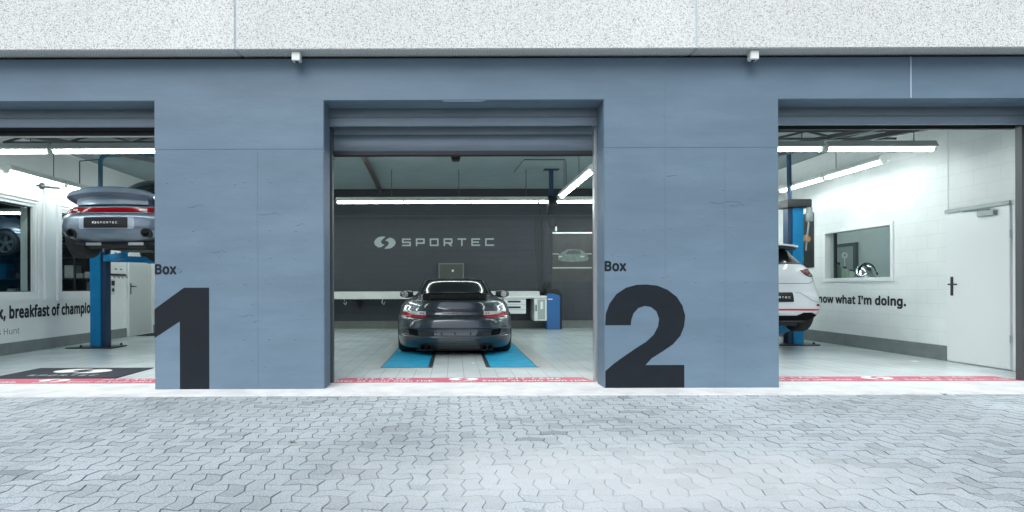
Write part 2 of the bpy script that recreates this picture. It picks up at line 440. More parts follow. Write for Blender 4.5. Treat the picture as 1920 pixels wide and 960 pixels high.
def car_paint(name, c, metal=.65, rough=.28):
    m, t, b, N, L = nodes(name)
    b.inputs['Base Color'].default_value = (*c, 1); b.inputs['Metallic'].default_value = metal; b.inputs['Roughness'].default_value = rough
    b.inputs['Coat Weight'].default_value = 1; b.inputs['Coat Roughness'].default_value = .03
    tc = N('ShaderNodeTexCoord'); v = N('ShaderNodeTexVoronoi'); v.inputs['Scale'].default_value = 900; L(tc.outputs['Object'], v.inputs['Vector'])
    bp = N('ShaderNodeBump'); bp.inputs['Strength'].default_value = .04; bp.inputs['Distance'].default_value = .001
    L(v.outputs['Distance'], bp.inputs['Height']); L(bp.outputs[0], b.inputs['Normal'])
    return m
M['paint_grey'] = car_paint('slate_grey_car_paint', (.050, .064, .076), .55, .30)
M['paint_silver'] = car_paint('polar_silver_car_paint', (.185, .235, .305), .5, .30)
M['paint_white'] = car_paint('white_car_paint', (.74, .77, .80), 0, .4)
M['car_glass'] = mat('tinted_glass', (.008, .011, .012), .10, spec=.22)
M['lens_red'] = mat('red_lens', (.22, .004, .009), .10, spec=.25)
M['lens_clear'] = mat('clear_lens', (.58, .60, .60), .2, coat=.1, spec=.3)
M['lens_bright'] = mat('bright_red_lens', (.42, .008, .016), .3, spec=.15)
M['lens_dark'] = mat('smoked_lens', (.16, .008, .012), .15, coat=.15, spec=.3)
M['rim'] = mat('alloy_rim', (.42, .44, .46), .28, metal=.85)
M['under'] = mat('underbody', (.020, .021, .023), .7)
M['plate'] = mat('black_plate', (.008, .008, .009), .35)

# ------------------------------------------------------------------ ground
g = MB(); g.add([(-150, -150, -.0045), (150, -150, -.0045), (150, 150, -.0045), (-150, 150, -.0045)], [(0, 1, 2, 3)])
tag(g.build('ground', M['sand']), kind='structure')

def paving():
    u = .097; a = .0125
    y1 = -.382; x0, x1, y0 = -8.0, 9.0, -4.9
    bm = bmesh.new(); tone = bm.loops.layers.color.new('tone')
    def tri(t):
        t = t % 2.0
        return (t if t < .5 else 1 - t if t < 1.5 else t - 2) * 2
    def soft(t): return .65 * tri(t) + .35 * math.sin(math.pi * t)
    def warp(i, j): return (i * u + a * soft(j + .5) , j * u + a * soft(i + .5))
    ni, nj = int((x1 - x0) / u), int((y1 - y0) / u)
    def brick(i, j, w_, h_):
        pts = []
        k = 3
        for e in range(w_ * k): pts.append((i + e / k, j))
        for e in range(h_ * k): pts.append((i + w_, j + e / k))
        for e in range(w_ * k): pts.append((i + w_ - e / k, j + h_))
        for e in range(h_ * k): pts.append((i, j + h_ - e / k))
        cx, cy = i + w_ / 2, j + h_ / 2
        ps = [warp(*p) for p in pts]
        ps = [(x0 + px, y1 - nj * u + py) for px, py in ps]
        c = (sum(p[0] for p in ps) / len(ps), sum(p[1] for p in ps) / len(ps))
        if min(p[1] for p in ps) > y1 - .02: return
        ps = [(p[0], min(p[1], y1)) for p in ps]
        dz = random.gauss(0, .0009); tx, ty = random.gauss(0, .005), random.gauss(0, .005)
        tv = min(1.25, max(.78, random.gauss(1.0, .055)))
        gap = .0008 + random.random() * .0010
        def ring(ins, z):
            out = []
            for p in ps:
                dx, dy = p[0] - c[0], p[1] - c[1]
                hx, hy = w_ * u / 2, h_ * u / 2
                x = c[0] + dx * (1 - ins / hx); y = c[1] + dy * (1 - ins / hy)
                out.append(bm.verts.new((x, y, z + dz + tx * dx + ty * dy if z > -.02 else z)))
            return out
        r0, r1, r2 = ring(gap, -.025), ring(gap, -.0028), ring(gap + .0028, 0)
        n = len(ps); fs = []
        for A, B in ((r0, r1), (r1, r2)):
            for q in range(n): fs.append(bm.faces.new((A[q], A[(q + 1) % n], B[(q + 1) % n], B[q])))
        fs.append(bm.faces.new(r2))
        for f in fs[:-1]:
            for l in f.loops: l[tone] = (.70 * tv, .70 * tv, .70 * tv, 1)      # dirty stone edges
        for l in fs[-1].loops: l[tone] = (tv, tv, tv, 1)
    for j in range(-1, nj + 1):
        for i in range(-1, ni + 1):
            k = (i - j) % 4
            if k == 0: brick(i, j, 2, 1)
            elif k == 2: brick(i, j - 1, 1, 2)
    me = bpy.data.meshes.new('paving'); bm.to_mesh(me); bm.free(); me.materials.append(M['paver'])
    o = bpy.data.objects.new('pavement', me); col.objects.link(o)
    tag(o, kind='structure')
paving()
# outer paving beyond the picture: a plain sheet of the same stone
g = MB()
for x0, x1, y0, y1 in ((-40, -8.0, -40, -.382), (9.0, 40, -40, -.382), (-8.0, 9.0, -40, -4.9)):
    g.box(x0, x1, y0, y1, -.004, -.002)
tag(g.build('outer_pavement', M['paver']), kind='structure')
# concrete apron under the doors, a shallow slab
g = MB(); g.box(-16, 16, -.38, .43, -.028, .012)
tag(g.build('kerb', M['apron'], bevel=.008), kind='structure')

# weeds in the joints
def weed(x, y, s):
    g = MB()
    for k in range(14):
        a = random.uniform(0, 6.28); l = s * random.uniform(.5, 1.1); t = random.uniform(.5, 1.2)
        d = Vector((math.cos(a), math.sin(a), 0)); sd_ = Vector((-d.y, d.x, 0)) * s * .09
        b = Vector((x, y, -.004)) + d * s * .08
        m_ = b + d * l * .4 + Vector((0, 0, l * .35 * t)); e = b + d * l + Vector((0, 0, l * .3 * t))
        g.add([b - sd_ * .4, b + sd_ * .4, m_ + sd_, e, m_ - sd_], [(0, 1, 2, 3, 4)])
    return g
M['leaf'] = mat('weed_leaf', (.07, .12, .03), .6, var=.3, vscale=40)
p = P(1765, 742, 1284 / 204)
tag(weed(p.x, -.388, .055).build('weed', M['leaf']), 'small green weed growing where the concrete apron crack meets the pavers', 'weed')
p = P(548, 829, 1284 / 291)
tag(weed(p.x, p.y, .04).build('weed', M['leaf']), 'tiny green weed between pavers in front of the first pillar', 'weed')

# ------------------------------------------------------------------ facade
HEAD = 3.014; TH = .32
B1, B2, B3 = (-6.03, fx(290)), (fx(608), fx(1133)), (fx(1460.5), 6.31)
TOP = 3.455
outline = [(-11.5, .0)]
for a, b in (B1, B2, B3): outline += [(a, .0), (a, HEAD), (b, HEAD), (b, .0)]
outline += [(11.5, .0), (11.5, TOP), (-11.5, TOP)]
fac = MB(); fac.prism(outline, 'y', 0, TH)
facade = fac.build('facade_wall', M['facade'], bevel=.006)
tag(facade, 'blue-grey painted concrete front wall with three garage openings', 'wall')
def face(u, v, y=-.002): return (u, y, v)
# numerals and words painted on the pillars (outlines read off the photograph)
one = [(289.5, 578), (345, 538), (392, 538), (392, 732), (337, 732), (337, 601), (289.5, 632)]
g = MB(); g.add([face(fx(x), max(.014, fz(y))) for x, y in one], [list(range(len(one)))])
o = g.build('painted_numeral', M['numeral'], facade); o['label'] = 'big dark numeral 1 painted on the pillar'
two = [(1135,611),(1136,590),(1143,571),(1156,553),(1174,541),(1194,535.5),(1212,535),(1232,537),(1252,545),(1269,558),(1280,575),(1285,594),(1283,613),(1276,631),(1262,647),(1243,660),(1222,673),(1210,686),
       (1283,686),(1283,728.5),(1135,728.5),(1135,697),(1150,684),(1168,671),(1190,656),(1212,642),(1226,629),(1234,614),(1236,599),(1231,585),(1221,577),(1209,575),(1197,579),(1188,589),(1184,601),(1183,611)]
g = MB(); place2d(g, poly2d([[(x, -y) for x, y in two]]), fx(1134.5), max(.014, fz(729.5)), fx(1284.5), fz(534.5), face)
o = g.build('painted_numeral', M['numeral'], facade); o['label'] = 'big dark numeral 2 painted on the pillar'
BOX = text2d('Box', .036)
for a, b, y0, y1 in ((290.5, 331, 513, 493.5), (1133.5, 1174.5, 509.5, 490)):
    g = MB(); place2d(g, BOX, fx(a), fz(y0), fx(b), fz(y1), face)
    g.build('painted_word', M['numeral'], facade)
# form-tie plugs, cast ridges and paint blisters of the old concrete
g = MB()
def blister(x, z, r, h):
    px_, py_ = x * 180 + VX, VY - (z - CH) * 180
    if (286 < px_ < 398 and py_ > 530) or (1130 < px_ < 1290 and py_ > 528) or 488 < py_ < 516: return
    n = 8
    vs = [(x + r * math.cos(2 * math.pi * k / n) * s_, -.0005 - q, z + r * math.sin(2 * math.pi * k / n) * s_) for s_, q in ((1, 0), (.6, h * .8)) for k in range(n)] + [(x, -.0005 - h, z)]
    g.add(vs, [(k, (k + 1) % n, n + (k + 1) % n, n + k) for k in range(n)] + [(n + k, n + (k + 1) % n, 2 * n) for k in range(n)])
for a, b in ((292, 604), (1138, 1456)):
    for k, px in enumerate(range(a + 22, b - 8, 48)):
        for py in (340, 430, 481, 531, 634, 710):
            if random.random() < .75: blister(fx(px + random.uniform(-2, 2)), fz(py + random.uniform(-2, 2)), random.uniform(.007, .013), .0035)
    for k in range(60): blister(fx(random.uniform(a, b)), fz(random.uniform(285, 725)), random.uniform(.004, .013), random.uniform(.0012, .0035))
def ridge(pts, r=.004):
    g.tube([(fx(x), -.0005, fz(y)) for x, y in pts], r, n=5)
for x, y, l in ((485, 400, 40), (450, 590, 25), (470, 600, 20), (395, 470, 30), (350, 385, 30), (1330, 380, 60), (1370, 386, 25), (1250, 330, 20), (555, 420, 16), (1240, 520, 18), (1400, 610, 14)):
    ridge([(x + t * l / 5, y + math.sin(t * 1.3) * 2 + random.uniform(-1, 1)) for t in range(6)], .0028)
ridge([(336.5 + 4 * math.cos(a), 505 + 4 * math.sin(a)) for a in [k * .7 for k in range(10)]], .003)
g.build('blister', M['facade'], facade, smooth=True, angle=80)
g = MB()
for a, b, y in ((291, 606, 278), (1135, 1459, 277)): g.box(fx(a), fx(b), -.0025, .001, fz(y) - .003, fz(y) + .003)
for x, y0, y1 in ((483, 282, 726), (1247, 120, 526), (1360, 282, 726)): g.box(fx(x) - .003, fx(x) + .003, -.0022, .001, fz(y1), fz(y0))
g.build('cast_seam', M['facade'], facade)
g = MB(); g.box(fx(1706.5), fx(1709.5), -.012, .001, fz(187), fz(109))
g.build('conduit', mat('pale_conduit', (.33, .40, .49), .5), facade, bevel=.003)
# chipped edge of the middle opening's head
g = MB(); g.prism([(fx(830), HEAD), (fx(833), HEAD - .012), (fx(905), HEAD - .012), (fx(912), HEAD)], 'y', .0035, .02)
g.build('render_patch', M['facade'], facade)

# fascia panels
FX = [-11.552, -6.876, -2.2, 2.476, 7.152, 11.828]
FLAB = {1: 'left exposed-aggregate concrete fascia panel above the first garage bay', 2: 'middle exposed-aggregate concrete fascia panel above the second garage bay', 3: 'right exposed-aggregate concrete fascia panel above the third garage bay',
        0: 'exposed-aggregate fascia panel at the far left end', 4: 'exposed-aggregate fascia panel at the far right end'}
for i in range(5):
    g = MB(); g.box(FX[i] + .009, FX[i + 1] - .009, -.18, .07, 3.481, 5.9)
    tag(g.build('fascia_panel', M['fascia'], bevel=.008), FLAB[i], 'fascia', 'concrete fascia panels')
for k, x in enumerate(FX[1:5]):
    g = MB(); g.box(x - .0085, x + .0085, -.165, .06, 3.49, 5.9)
    tag(g.build('joint_sealant', M['fascia_seal']), ('pale sealant joint at the far left end of the fascia', 'pale blue sealant joint between the left and middle fascia panels', 'pale blue sealant joint between the middle and right fascia panels', 'pale sealant joint at the far right end of the fascia')[k], 'sealant', 'sealant joints of the fascia')
# closing wall behind the fascia, above the rooms
g = MB(); g.box(-11.5, 11.5, .072, .32, 3.458, 6.2)
tag(g.build('upper_wall', mat('rough_dark', (.12, .12, .12), .9)), 'dark backing wall behind the concrete fascia', 'wall')
for px, lab in ((557, 'small white sensor box under the fascia left of the middle bay'), (1414.5, 'small white sensor box under the fascia left of the right bay')):
    x = (px - VX) * 6.55 / F
    r = empty('sensor_box', (x, -.10, 3.479), lab, 'sensor', 'sensor boxes under the fascia')
    g = MB(); g.box(x - .043, x + .043, -.145, -.06, 3.384, 3.4795); g.build('housing', M['box_white'], r, bevel=.006)
    g = MB(); g.lathe((x, -.10, 3.384), (0, 0, -1), [(.022, -.004), (.022, .004), (.012, .008)], 16); g.build('lens', M['black'], r)

# ------------------------------------------------------------------ interior shell
XL, XR, YB, CZ = -7.1, 6.95, 9.73, 3.55
g = MB(); g.box(XL - .2, XR + .2, .433, YB + .2, -.05, .008)
tag(g.build('floor', M['tile']), kind='structure')
g = MB(); g.box(-13.2, 10.2, .325, YB + 1.6, CZ, CZ + .25)
tag(g.build('ceiling', M['ceiling']), kind='structure')

def wall_x(g, x0, x1, y0, y1, z0, z1, holes):
    ys = sorted({y0, y1, *[h[0] for h in holes], *[h[1] for h in holes]})
    for a, b in zip(ys, ys[1:]):
        hs = [h for h in holes if h[0] <= a + 1e-6 and h[1] >= b - 1e-6]
        if not hs: g.box(x0, x1, a, b, z0, z1)
        else:
            h = hs[0]
            if h[2] > z0 + 1e-4: g.box(x0, x1, a, b, z0, h[2])
            if h[3] < z1 - 1e-4: g.box(x0, x1, a, b, h[3], z1)
# left wall
WL = [(2.55, 4.13, 1.01, 2.44), (4.93, 6.25, 1.01, 2.44)]
g = MB(); wall_x(g, XL - .2, XL, .322, YB, .0085, CZ - .003, WL)
lw = tag(g.build('left_wall', M['white_paint']), 'white painted side wall with dark windows and racing quote', 'wall')
for y0, y1, z0, z1 in WL:
    fr = MB()
    for k, (o_, x_) in enumerate(((.0, .012), (.055, .028), (.11, .044))):   # stepped white frame
        i_ = o_; e_ = o_ + .054
        for a, b, c, d in ((y0 - e_, y1 + e_, z1 + i_, z1 + e_), (y0 - e_, y1 + e_, z0 - e_, z0 - i_), (y0 - e_, y0 - i_, z0 - i_, z1 + i_), (y1 + i_, y1 + e_, z0 - i_, z1 + i_)):
            fr.box(XL - .01, XL + x_ + .002, a, b, c, d)
    wf = fr.build('window', M['white_gloss'], lw, bevel=.004)
    gb = MB(); gb.box(XL - .05, XL - .042, y0 + .002, y1 - .002, z0 + .002, z1 - .002); gb.build('pane', M['pane'], wf)
    gb = MB()
    for a, b, c, d in ((y0, y1, z1 - .014, z1 - .001), (y0, y1, z0 + .001, z0 + .014), (y0 + .001, y0 + .014, z0 + .015, z1 - .015), (y1 - .014, y1 - .001, z0 + .015, z1 - .015)):
        gb.box(XL - .075, XL - .03, a, b, c, d)
    gb.build('frame', M['black'], wf)
g = MB(); g.box(XL - .003, XL + .045, 4.40, 4.52, .86, 2.83); g.build('pilaster', M['white_gloss'], lw, bevel=.005)
g = MB(); g.box(XL - .003, XL + .03, .33, 7.2, 2.83, 2.87); g.build('ledge', M['white_gloss'], lw, bevel=.004)
g = MB(); g.box(XL - .003, XL + .012, .33, 7.22, .0085, .20); g.box(XL - .003, XL + .012, 8.36, YB - .002, .0085, .20); g.build('skirting', M['skirting'], lw, bevel=.003)
# left door
dr = MB(); dr.box(XL - .003, XL + .03, 7.27, 8.31, .02, 2.06); dr = dr.build('door', mat('door_grey_white', (.56, .60, .59), .5), lw, bevel=.004)
g = MB()
for a, b, c, d in ((7.22, 7.265, .009, 2.11), (8.315, 8.36, .009, 2.11), (7.265, 8.315, 2.065, 2.11)): g.box(XL - .003, XL + .05, a, b, c, d)
g.build('frame', M['white_gloss'], dr, bevel=.003)
g = MB(); g.box(XL + .029, XL + .038, 7.34, 7.375, .93, 1.17); g.tube([(XL + .035, 7.357, 1.1), (XL + .085, 7.357, 1.1), (XL + .085, 7.49, 1.1)], .011, 8)
g.build('handle', M['darksteel'], dr)
# quote on the left wall
def fl(u, v): return (XL + .003, u, v)
put_text(lw, 'Sex, breakfast of champions.', 5, 18, 10.22 - CAMD, 11.59 - CAMD, .58, .785, fl, 'dark_text', .044)
g = MB(); place2d(g, text2d('James Hunt', .0), 2.9, .335, 3.80, .455, fl, keep=(0, .73)); g.build('lettering', M['grey_text'], lw)
# notice board with papers and hooks
r = empty('notice_board', (XL, 6.85, 1.2), 'white pin board with papers and black tool hooks beside the grey door', 'notice board')
g = MB(); g.box(XL + .001, XL + .016, 6.46, 7.18, 1.06, 1.98); g.build('board', M['white_gloss'], r, bevel=.003)
for k in range(9):
    g = MB(); y, z = 6.5 + (k % 3) * .22, 1.45 + (k // 3) * .17
    g.box(XL + .017, XL + .019, y, y + random.uniform(.03, .12), z, z + random.uniform(.02, .05)); g.build('paper', M['grey_text'], r)
g = MB(); g.box(XL + .017, XL + .03, 6.48, 7.16, 1.33, 1.37)
for k in range(12): g.tube([(XL + .03, 6.52 + k * .055, 1.345), (XL + .07, 6.52 + k * .055, 1.345), (XL + .07, 6.52 + k * .055, 1.31 - (k % 3) * .02)], .008, 6)
g.build('hook', M['black'], r)
r = empty('wall_phone', (XL, 6.6, .95), 'small grey wall intercom below the pin board', 'intercom')
g = MB(); g.box(XL + .001, XL + .05, 6.5, 6.68, .93, 1.25); g.build('body', M['box_white'], r, bevel=.006)
g = MB(); g.box(XL + .05, XL + .056, 6.53, 6.65, 1.12, 1.22); g.lathe((XL + .05, 6.59, 1.03), (1, 0, 0), [(.04, 0), (.04, .012), (.02, .016)], 16); g.build('keypad', M['black'], r)
g = MB(); p0, p1 = 7.45, 8.4
g.box(XL + .1, XL + .95, p0, p1, .009, .018)
tag(g.build('door_mat', M['mat'], bevel=.003), 'plain black mat on the tiles before the grey side door', 'mat')
g = MB(); g.lathe((XL + .09, 4.25, 2.76), (0, 0, 1), [(.03, 0), (.05, .03), (.05, .07), (.02, .1)], 12); g.tube([(XL, 4.25, 2.82), (XL + .1, 4.25, 2.82)], .012, 6); g.tube([(XL + .12, 4.25, 2.8), (XL + .3, 4.4, 2.8)], .02, 8)
tag(g.build('wall_bracket', M['black']), 'small black bracket at the top edge of the white left wall', 'bracket')

# right wall
WR = (3.48, 5.26, 1.20, 2.04)
g = MB(); wall_x(g, XR, XR + .2, .322, YB, .0085, CZ - .003, [WR])
rw = tag(g.build('right_wall', M['block_x']), 'white painted block wall with window, door and racing quote', 'wall')
y0, y1, z0, z1 = WR
g = MB()
for a, b, c, d in ((y0 - .06, y1 + .06, z1 - .004, z1 + .05), (y0 - .06, y1 + .06, z0 - .06, z0 + .004), (y0 - .06, y0 + .004, z0 + .004, z1 - .004), (y1 - .004, y1 + .06, z0 + .004, z1 - .004)):
    g.box(XR - .025, XR + .06, a, b, c, d)
wf = g.build('window', M['white_gloss'], rw, bevel=.004)
g = MB(); g.box(XR + .08, XR + .088, y0, y1, z0, z1); g.build('pane', M['pane'], wf)
g = MB(); g.box(XR + .06, XR + .11, y1 - .16, y1 - .13, z0 + .005, z1 - .005); g.build('mullion', M['darksteel'], wf)
g = MB(); g.box(XR + .005, XR + .50, y0 + .006, y1 - .006, z0 - .03, z0 + .009); g.build('sill', M['white_gloss'], wf, bevel=.004)
g = MB(); g.box(XR - .012, XR + .003, 2.335, YB - .002, .0085, .22); g.box(XR - .012, XR + .003, .33, 1.24, .0085, .22); g.build('skirting', M['skirting'], rw, bevel=.003)
d0, d1 = 1.285, 2.30
g = MB(); g.box(XR - .035, XR + .003, d0, d1, .02, 2.07); dr = g.build('door', M['white_gloss'], rw, bevel=.004)
g = MB(); g.box(XR - .046, XR - .034, d1 - .115, d1 - .075, .93, 1.19); g.tube([(XR - .04, d1 - .095, 1.085), (XR - .09, d1 - .095, 1.085), (XR - .09, d1 - .24, 1.085)], .011, 8); g.build('handle', M['darksteel'], dr, bevel=.003)
g = MB(); g.box(XR - .06, XR - .034, d0 - .02, d1 + .01, 2.075, 2.125); g.build('rail', M['rail_grey'], dr, bevel=.003)
g = MB(); g.box(XR - .085, XR - .036, d0 + .18, d0 + .44, 1.965, 2.035); g.tube([(XR - .07, d0 + .25, 2.045), (XR - .09, d0 + .66, 2.062)], .012, 6); g.build('closer', M['rail_grey'], dr, bevel=.004)
g = MB()
for z in (.35, 1.66):
    g = MB(); g.lathe((XR - .042, d0 - .012, z), (0, 0, 1), [(.011, 0), (.011, .1)], 10); g.build('hinge', M['alu'], dr)
g = MB(); g.box(XR - .022, XR + .003, d0 - .06, d0 - .024, .009, 2.12); g.box(XR - .014, XR + .003, 2.304, 2.33, .009, 2.12); g.build('frame', M['white_gloss'], dr, bevel=.003)
g = MB(); g.box(XR - .010, XR + .003, 2.312, 2.326, 1.95, CZ - .01); g.build('conduit', M['white_gloss'], rw, bevel=.003)
def fr_(u, v): return (XR - .003, u, v)
put_text(rw, "I know what I'm doing.", 7, 22, 11.63 - CAMD, 9.81 - CAMD, .75, .90, fr_, 'dark_text', .044)

# back wall
g = MB(); g.box(XL, XR, YB, YB + .2, .0085, CZ - .003)
bw = tag(g.build('back_wall', M['block_y']), 'dark grey block rear wall with pale company lettering', 'wall')
def fb(u, v): return (u, YB - .004, v)
DB = YB + CAMD
def bx(px): return (px - VX) * DB / F
def bz(py): return CH + (VY - py) * DB / F
g = MB(); place2d(g, SPORTEC, bx(754), bz(461.3), bx(926.5), bz(447), fb); g.build('lettering', M['logo'], bw)
g = MB(); place2d(g, LOGO, bx(702), bz(466), bx(742), bz(443), fb); g.build('emblem', M['logo'], bw)
g = MB(); g.box(XL + .02, XR - .02, YB - .014, YB + .003, .0085, .205); g.build('skirting', mat('rear_skirting', (.16, .175, .165), .5, var=.1), bw, bevel=.003)
g = MB(); g.box(-3.6, 4.2, YB - .22, YB + .003, 3.30, CZ - .004); g.build('beam', mat('rear_gap_band', (.022, .026, .03), .7), bw, bevel=.006)  # added dark band standing in for the dark gap under the ceiling
g = MB(); g.box(bx(1012), bx(1014), YB - .03, YB + .003, .21, 2.9); g.box(-3.6, 4.2, YB - .012, YB + .003, 2.88, 2.91); g.build('trim', M['pipe'], bw, bevel=.003)
g = MB(); g.tube([(bx(1017), YB - .02, .96), (bx(1017), YB - .02, 3.2)], .012, 6); g.tube([(bx(1006), YB - .02, 1.6), (bx(1006), YB - .02, 2.9)], .007, 6); g.build('conduit', M['pipe'], bw)

# ------------------------------------------------------------------ neighbouring rooms seen through the windows
g = MB(); g.box(-13, -12.8, .33, 11.2, 0, CZ - .004); g.box(-12.8, XL - .21, 11.0, 11.2, 0, CZ - .004); g.box(-12.8, XL - .21, .33, .5, 0, CZ - .004)
tag(g.build('workshop_wall', mat('workshop_grey', (.10, .105, .105), .8, var=.2, vscale=2)), 'grey walls of the dim workshop behind the left windows', 'wall')
g = MB(); g.box(-13, XL - .201, .33, 11.2, -.06, .007); tag(g.build('workshop_floor', M['tile']), kind='structure')
g = MB(); g.box(9.6, 9.8, 1.5, 11.2, 0, CZ - .004); g.box(XR + .21, 9.6, 11.0, 11.2, 0, CZ - .004); g.box(XR + .21, 9.6, 1.5, 1.7, 0, CZ - .004)
tag(g.build('office_wall', mat('office_white', (.74, .79, .78), .7)), 'pale walls of the side office behind the right window', 'wall')
g = MB(); g.box(XR + .201, 9.8, 1.5, 11.2, -.06, .007); tag(g.build('office_floor', M['tile']), kind='structure')
r = empty('office_door', (9.6, 7.6, 0), 'grey office door with dark frame seen through the right window', 'door')
Dd = 9.6 * F / (1572 - VX); De = 9.6 * F / (1610 - VX)
g = MB(); g.box(9.55, 9.597, De - CAMD + .1, De - CAMD + 1.1, 0.01, 2.02); g.build('panel', mat('office_door_grey', (.42, .46, .46), .5), r)
g = MB(); g.box(9.53, 9.598, De - CAMD, De - CAMD + .1, 0.01, 2.1); g.box(9.53, 9.598, De - CAMD + .1, De - CAMD + 1.1, 2.02, 2.1); g.box(9.53, 9.598, De - CAMD + 1.1, De - CAMD + 1.2, 0.01, 2.1); g.build('frame', mat('office_frame', (.13, .15, .15), .5), r)

# objects on the sill
def on_sill(px, X): return X, X * F / (px - VX) - CAMD
SZ = WR[2] + .0095
x, y = on_sill(1622, 7.30)
r = empty('bread_bin', (x, y, SZ), 'chrome domed bin with a dark rim standing on the window sill', 'bin')
g = MB(); g.lathe((x, y, SZ), (0, 0, 1), [(.0, 0), (.175, 0), (.178, .02), (.172, .05), (.160, .11), (.135, .17), (.10, .215), (.05, .242), (.0, .25)], 32); g.build('dome', M['chrome'], r, smooth=True, angle=60)
g = MB(); g.tube([(x + .19 * math.cos(a) * .86, y - .05, SZ + .06 + .20 * math.sin(a)) for a in [k * math.pi / 14 for k in range(15)]], .010, 8); g.build('rim', M['black'], r, smooth=True)
g = MB(); g.lathe((x + .17, y, SZ + .07), (1, 0, 0), [(.022, 0), (.03, .012), (.03, .04), (.018, .05)], 14); g.build('knob', M['black'], r, smooth=True)
green = mat('bottle_green', (.16, .26, .20), .15, coat=.5); pale = mat('bottle_pale', (.45, .52, .40), .3)
for px, h, rad, mt, lab in ((1573, .30, .040, green, 'tall green spray bottle at the far end of the window sill'), (1585, .21, .040, pale, 'pale squat bottle with dark cap in the middle of the window sill'), (1597, .15, .038, pale, 'shortest pale jar with dark lid beside the chrome bin')):
    x, y = on_sill(px, 7.22)
    r = empty('bottle', (x, y, SZ), lab, 'bottle', 'bottles on the window sill')
    g = MB(); g.lathe((x, y, SZ), (0, 0, 1), [(rad * .9, 0), (rad, .01), (rad, h * .6), (rad * .8, h * .72), (rad * .4, h * .8), (rad * .4, h * .86)], 20); g.build('body', mt, r, smooth=True)
    g = MB(); g.lathe((x, y, SZ), (0, 0, 1), [(rad * .5, h * .85), (rad * .5, h * .97), (rad * .3, h)], 14); g.tube([(x, y, SZ + h * .95), (x - .05, y - .03, SZ + h * .98)], .012, 6); g.build('cap', M['black'], r)
for px, py, lab in ((1584, 481, 'white ring standing in for a reflection right of the far spray bottle'),):
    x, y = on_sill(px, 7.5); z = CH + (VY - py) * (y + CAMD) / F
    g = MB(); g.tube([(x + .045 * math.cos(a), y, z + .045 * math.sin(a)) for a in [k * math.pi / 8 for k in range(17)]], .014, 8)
    g.tube([(x, y, z - .045), (x, y, SZ - .005)], .008, 6)  # ring and stand are added in place of a ring-shaped reflection
    tag(g.build('ring_reflection', M['white_gloss'], smooth=True), 'small white ring standing in for a reflection, on an added stand behind the bottles', 'reflection')

# ------------------------------------------------------------------ roller shutters
SLAB = ['grey roller shutter pulled right up in the left garage opening', 'grey roller shutter hanging partly lowered in the middle garage opening', 'grey roller shutter pulled right up in the right garage opening']
for i, (a, b) in enumerate((B1, B2, B3)):
    r = empty('roller_shutter', ((a + b) / 2, TH, HEAD - .2), SLAB[i], 'roller shutter', 'roller shutters of the garage bays')
    yh = TH + .006
    zb = CH + (VY - 236) * 6.995 / F
    # cover panel with pressed horizontal folds
    prof = [(yh, zb), (yh - .012, zb + .004), (yh - .012, zb + .085), (yh + .0, zb + .09), (yh, zb + .098), (yh - .008, zb + .102), (yh - .004, HEAD + .04), (yh + .02, HEAD + .04), (yh + .02, zb)]
    # kept inside the reveal: shift behind the wall's back face
    g = MB(); g.prism([(y_ + .012, z_) for y_, z_ in prof], 'x', a - .06, b + .06); g.build('cover_panel', M['steel'], r, bevel=.002)
    yc = TH + .24
    if i == 1: zt, zc = 2.98, CH + (VY - 284) * 7.23 / F
    elif i == 0: zt, zc = 2.98, CH + (VY - 246) * 7.23 / F
    else: zt, zc = 2.98, CH + (VY - 238) * 7.23 / F
    g = MB()   # curtain of curved slats
    prof = []; n = max(1, round((zt - zc) / .2)); hh = (zt - zc) / n
    for k in range(n):
        for t in range(8): prof.append((yc - .020 * math.sin(math.pi * t / 8) ** .8, zc + hh * (k + t / 8)))
    prof += [(yc, zt), (yc + .02, zt), (yc + .02, zc)]
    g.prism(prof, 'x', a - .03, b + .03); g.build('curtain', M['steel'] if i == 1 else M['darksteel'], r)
    g = MB(); g.box(a - .03, b + .03, yc - .022, yc + .03, zc - .045, zc - .001); g.build('bottom_bar', M['darksteel'], r, bevel=.004)
    if i != 2: 
        g = MB(); g.box(a - .03, b + .03, yc - .012, yc + .02, zc - .056, zc - .047); g.build('seal', M['alu'] if i == 0 else M['rubber'], r)
    for x, s in ((a, 1), (b, -1)):
        g = MB(); g.box(min(x - s * .05, x + s * .008), max(x - s * .05, x + s * .008), TH + .10, TH + .19, .013, 2.98)
        g.build('guide_rail', M['alu'] if (i == 1 and s == -1) else M['pipe'], r, bevel=.003)
    g = MB()
    pts = []
    ax_ = Vector(((a + b) / 2, TH + .55, 3.2))
    g.tube([(a - .05, ax_.y, ax_.z), (b + .05, ax_.y, ax_.z)], .16, 20); g.build('drum', M['darksteel'], r, smooth=True)
# photocell under the middle shutter
p = P(855.5, 292, 7.3)
r = empty('motion_sensor', (p.x, p.y, p.z - .06), 'small black motion sensor hanging under the middle shutter edge', 'sensor')
g = MB(); g.prism([(p.x - .056, p.z), (p.x + .056, p.z), (p.x + .042, p.z - .058), (p.x - .042, p.z - .058)], 'y', p.y, p.y + .08); g.build('housing', M['black'], r, bevel=.006)
g = MB(); g.box(p.x - .015, p.x + .015, p.y + .02, p.y + .05, p.z, p.z + .3); g.build('bracket', M['darksteel'], r)

